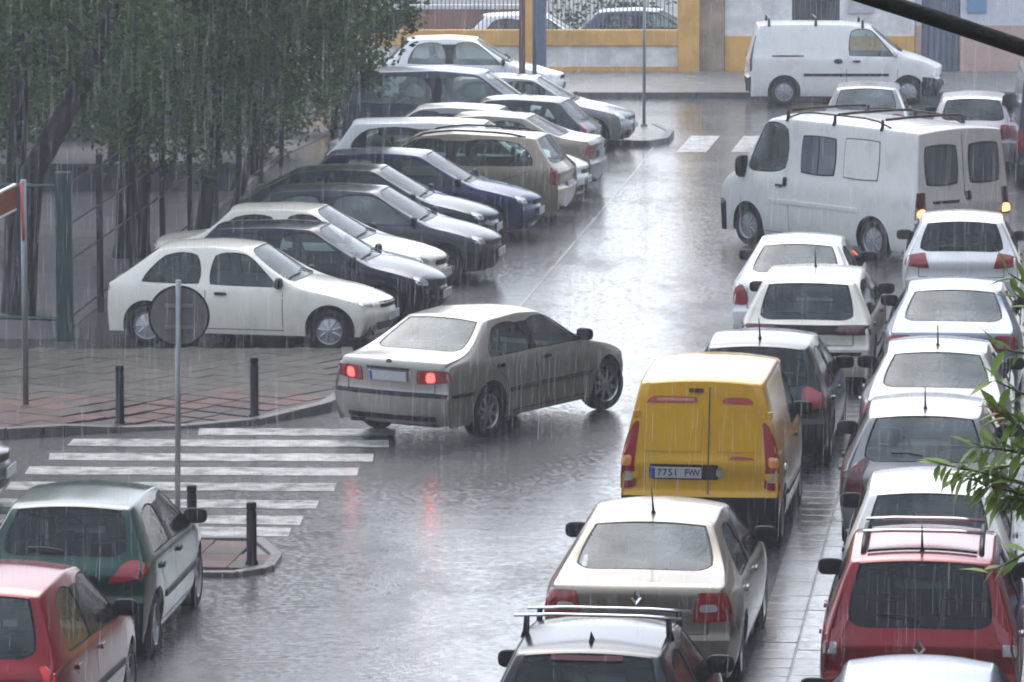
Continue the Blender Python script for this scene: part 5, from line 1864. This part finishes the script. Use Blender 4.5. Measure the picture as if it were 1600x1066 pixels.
DOBLO = dict(KANGOO, L=4.3, W=1.74, H=1.80, wb=2.65, fo=.83, z3=1.74, z9=1.70, t9=2.72, t10=3.42, z10=1.14, t12=4.12, z12=.90, t6=2.12, t9b=3.20, bp=.06, tr=.04)
C = make_car('van', DOBLO, P_VAN, 'white panel van parked along the far kerb with roof bars', 'van', at=(7.15, 107.4), head=90,
    tail=[(30, .70), (56, .72), (50, 1.50), (36, 1.50)], tail_mat=LAMP_DARK, rim='cover', mirror=P_VAN, stripz=.66, side_glass=GLASS_L)
cross_bars(C, (.5, 1.5, 2.5), .6, GREYM, .12)
for m_ in ('side_r', 'side_l'):
    patch(C, 'sliding_door_track', rect(.55, 1.25, 1.05, 1.075), BLACK, m_, 6, 1, .012, .1)
    patch(C, 'door_handle', rect(1.88, 2.06, .90, 1.0), BLACK, m_, 4, 4, .02, .8)

C = make_car('van', BOXER, P_SLATE, 'slate grey van cut off by the right edge', 'van', at=(10.05, 90.0), head=4, tail=[(14, .72), (60, .72), (54, 1.14), (24, 1.14)], rim='cover', strip=False, H=2.3)

make_car('hatchback', HATCH, P_SILVER, 'silver hatchback beyond the large white van', at=(6.70, 94.2), head=6, anchor=.62, rear_glass=GLASS_L, tail=[(4, .62), (60, .66), (50, .9), (14, .9)])
make_car('hatchback', HATCH, paint('rose_silver', (.44, .40, .40), .5), 'pinkish silver hatchback above the roof of the large white van', at=(8.50, 91.8), head=6, anchor=.62, rear_glass=GLASS, tail=[(4, .62), (60, .66), (50, .9), (14, .9)])

# ------------------------------------------------------------------ rain and haze
def rain(n):
    rg = random.Random(77)
    vs, fs = [], []
    for _ in range(n):
        y = rg.uniform(62, 104) if rg.random() < .66 else rg.uniform(24, 62)
        hw_ = .112 * y
        x = rg.uniform(-hw_, hw_)
        ztop = 8.75 - y * .0605
        zbot = max(.05, 8.75 - y * .199)
        z = rg.uniform(zbot, ztop)
        ln = rg.uniform(.10, .45)
        r = rg.uniform(.0006, .0014)
        dx, dy = rg.gauss(.004, .006) * ln / .2, 0
        k = len(vs)
        for (a, b, c) in ((0, 0, 0),):
            for q in range(3):
                an = 2 * math.pi * q / 3
                vs.append((x + r * math.cos(an), y + r * math.sin(an), z))
            vs.append((x + dx, y, z + ln)); vs.append((x - dx * .2, y, z - ln * .15))
        fs += [(k, k + 1, k + 3), (k + 1, k + 2, k + 3), (k + 2, k, k + 3), (k + 1, k, k + 4), (k + 2, k + 1, k + 4), (k, k + 2, k + 4)]
    for _ in range(2600):            # drops thrown up where the rain strikes the road
        y = 36 + 66 * rg.random() ** 1.3
        x = rg.uniform(-.11, .11) * y
        z = .01 + .07 * rg.random() ** 2
        r = rg.uniform(.003, .008)
        k = len(vs)
        vs += [(x + r, y, z), (x - r, y, z), (x, y + r, z), (x, y - r, z), (x, y, z + r * 1.5), (x, y, z - r)]
        fs += [(k, k + 2, k + 4), (k + 2, k + 1, k + 4), (k + 1, k + 3, k + 4), (k + 3, k, k + 4), (k + 2, k, k + 5), (k + 1, k + 2, k + 5), (k + 3, k + 1, k + 5), (k, k + 3, k + 5)]
    m, nt, p = new_mat('rain_water')
    N, Lk = nt.nodes, nt.links
    tr = N.new('ShaderNodeBsdfTransparent')
    df = N.new('ShaderNodeBsdfTranslucent'); df.inputs[0].default_value = (.85, .88, .9, 1)
    d2 = N.new('ShaderNodeBsdfDiffuse'); d2.inputs[0].default_value = (.85, .88, .9, 1)
    ad = N.new('ShaderNodeMixShader'); ad.inputs[0].default_value = .5
    Lk.new(df.outputs[0], ad.inputs[1]); Lk.new(d2.outputs[0], ad.inputs[2])
    mx = N.new('ShaderNodeMixShader'); mx.inputs[0].default_value = .22
    Lk.new(tr.outputs[0], mx.inputs[1]); Lk.new(ad.outputs[0], mx.inputs[2])
    Lk.new(mx.outputs[0], N['Material Output'].inputs['Surface'])
    N.remove(p)
    o = obj('rain', mesh('rain', vs, fs), m)
    tag(o, 'thin drops of falling rain all over the street', 'rain', kind='stuff')
rain(RAIN)

hz = MB().box(-60, 60, -14, 178, -1.3, 27.8).build('haze', None)
m = bpy.data.materials.new('haze_air'); m.use_nodes = True
N, Lk = m.node_tree.nodes, m.node_tree.links
N.remove(N['Principled BSDF'])
pv_ = N.new('ShaderNodeVolumePrincipled')
pv_.inputs['Color'].default_value = (.93, .95, 1, 1)
pv_.inputs['Density'].default_value = HAZE
Lk.new(pv_.outputs[0], N['Material Output'].inputs['Volume'])
hz.data.materials.append(m)
tag(hz, 'grey rain haze filling the street', 'haze', kind='stuff')
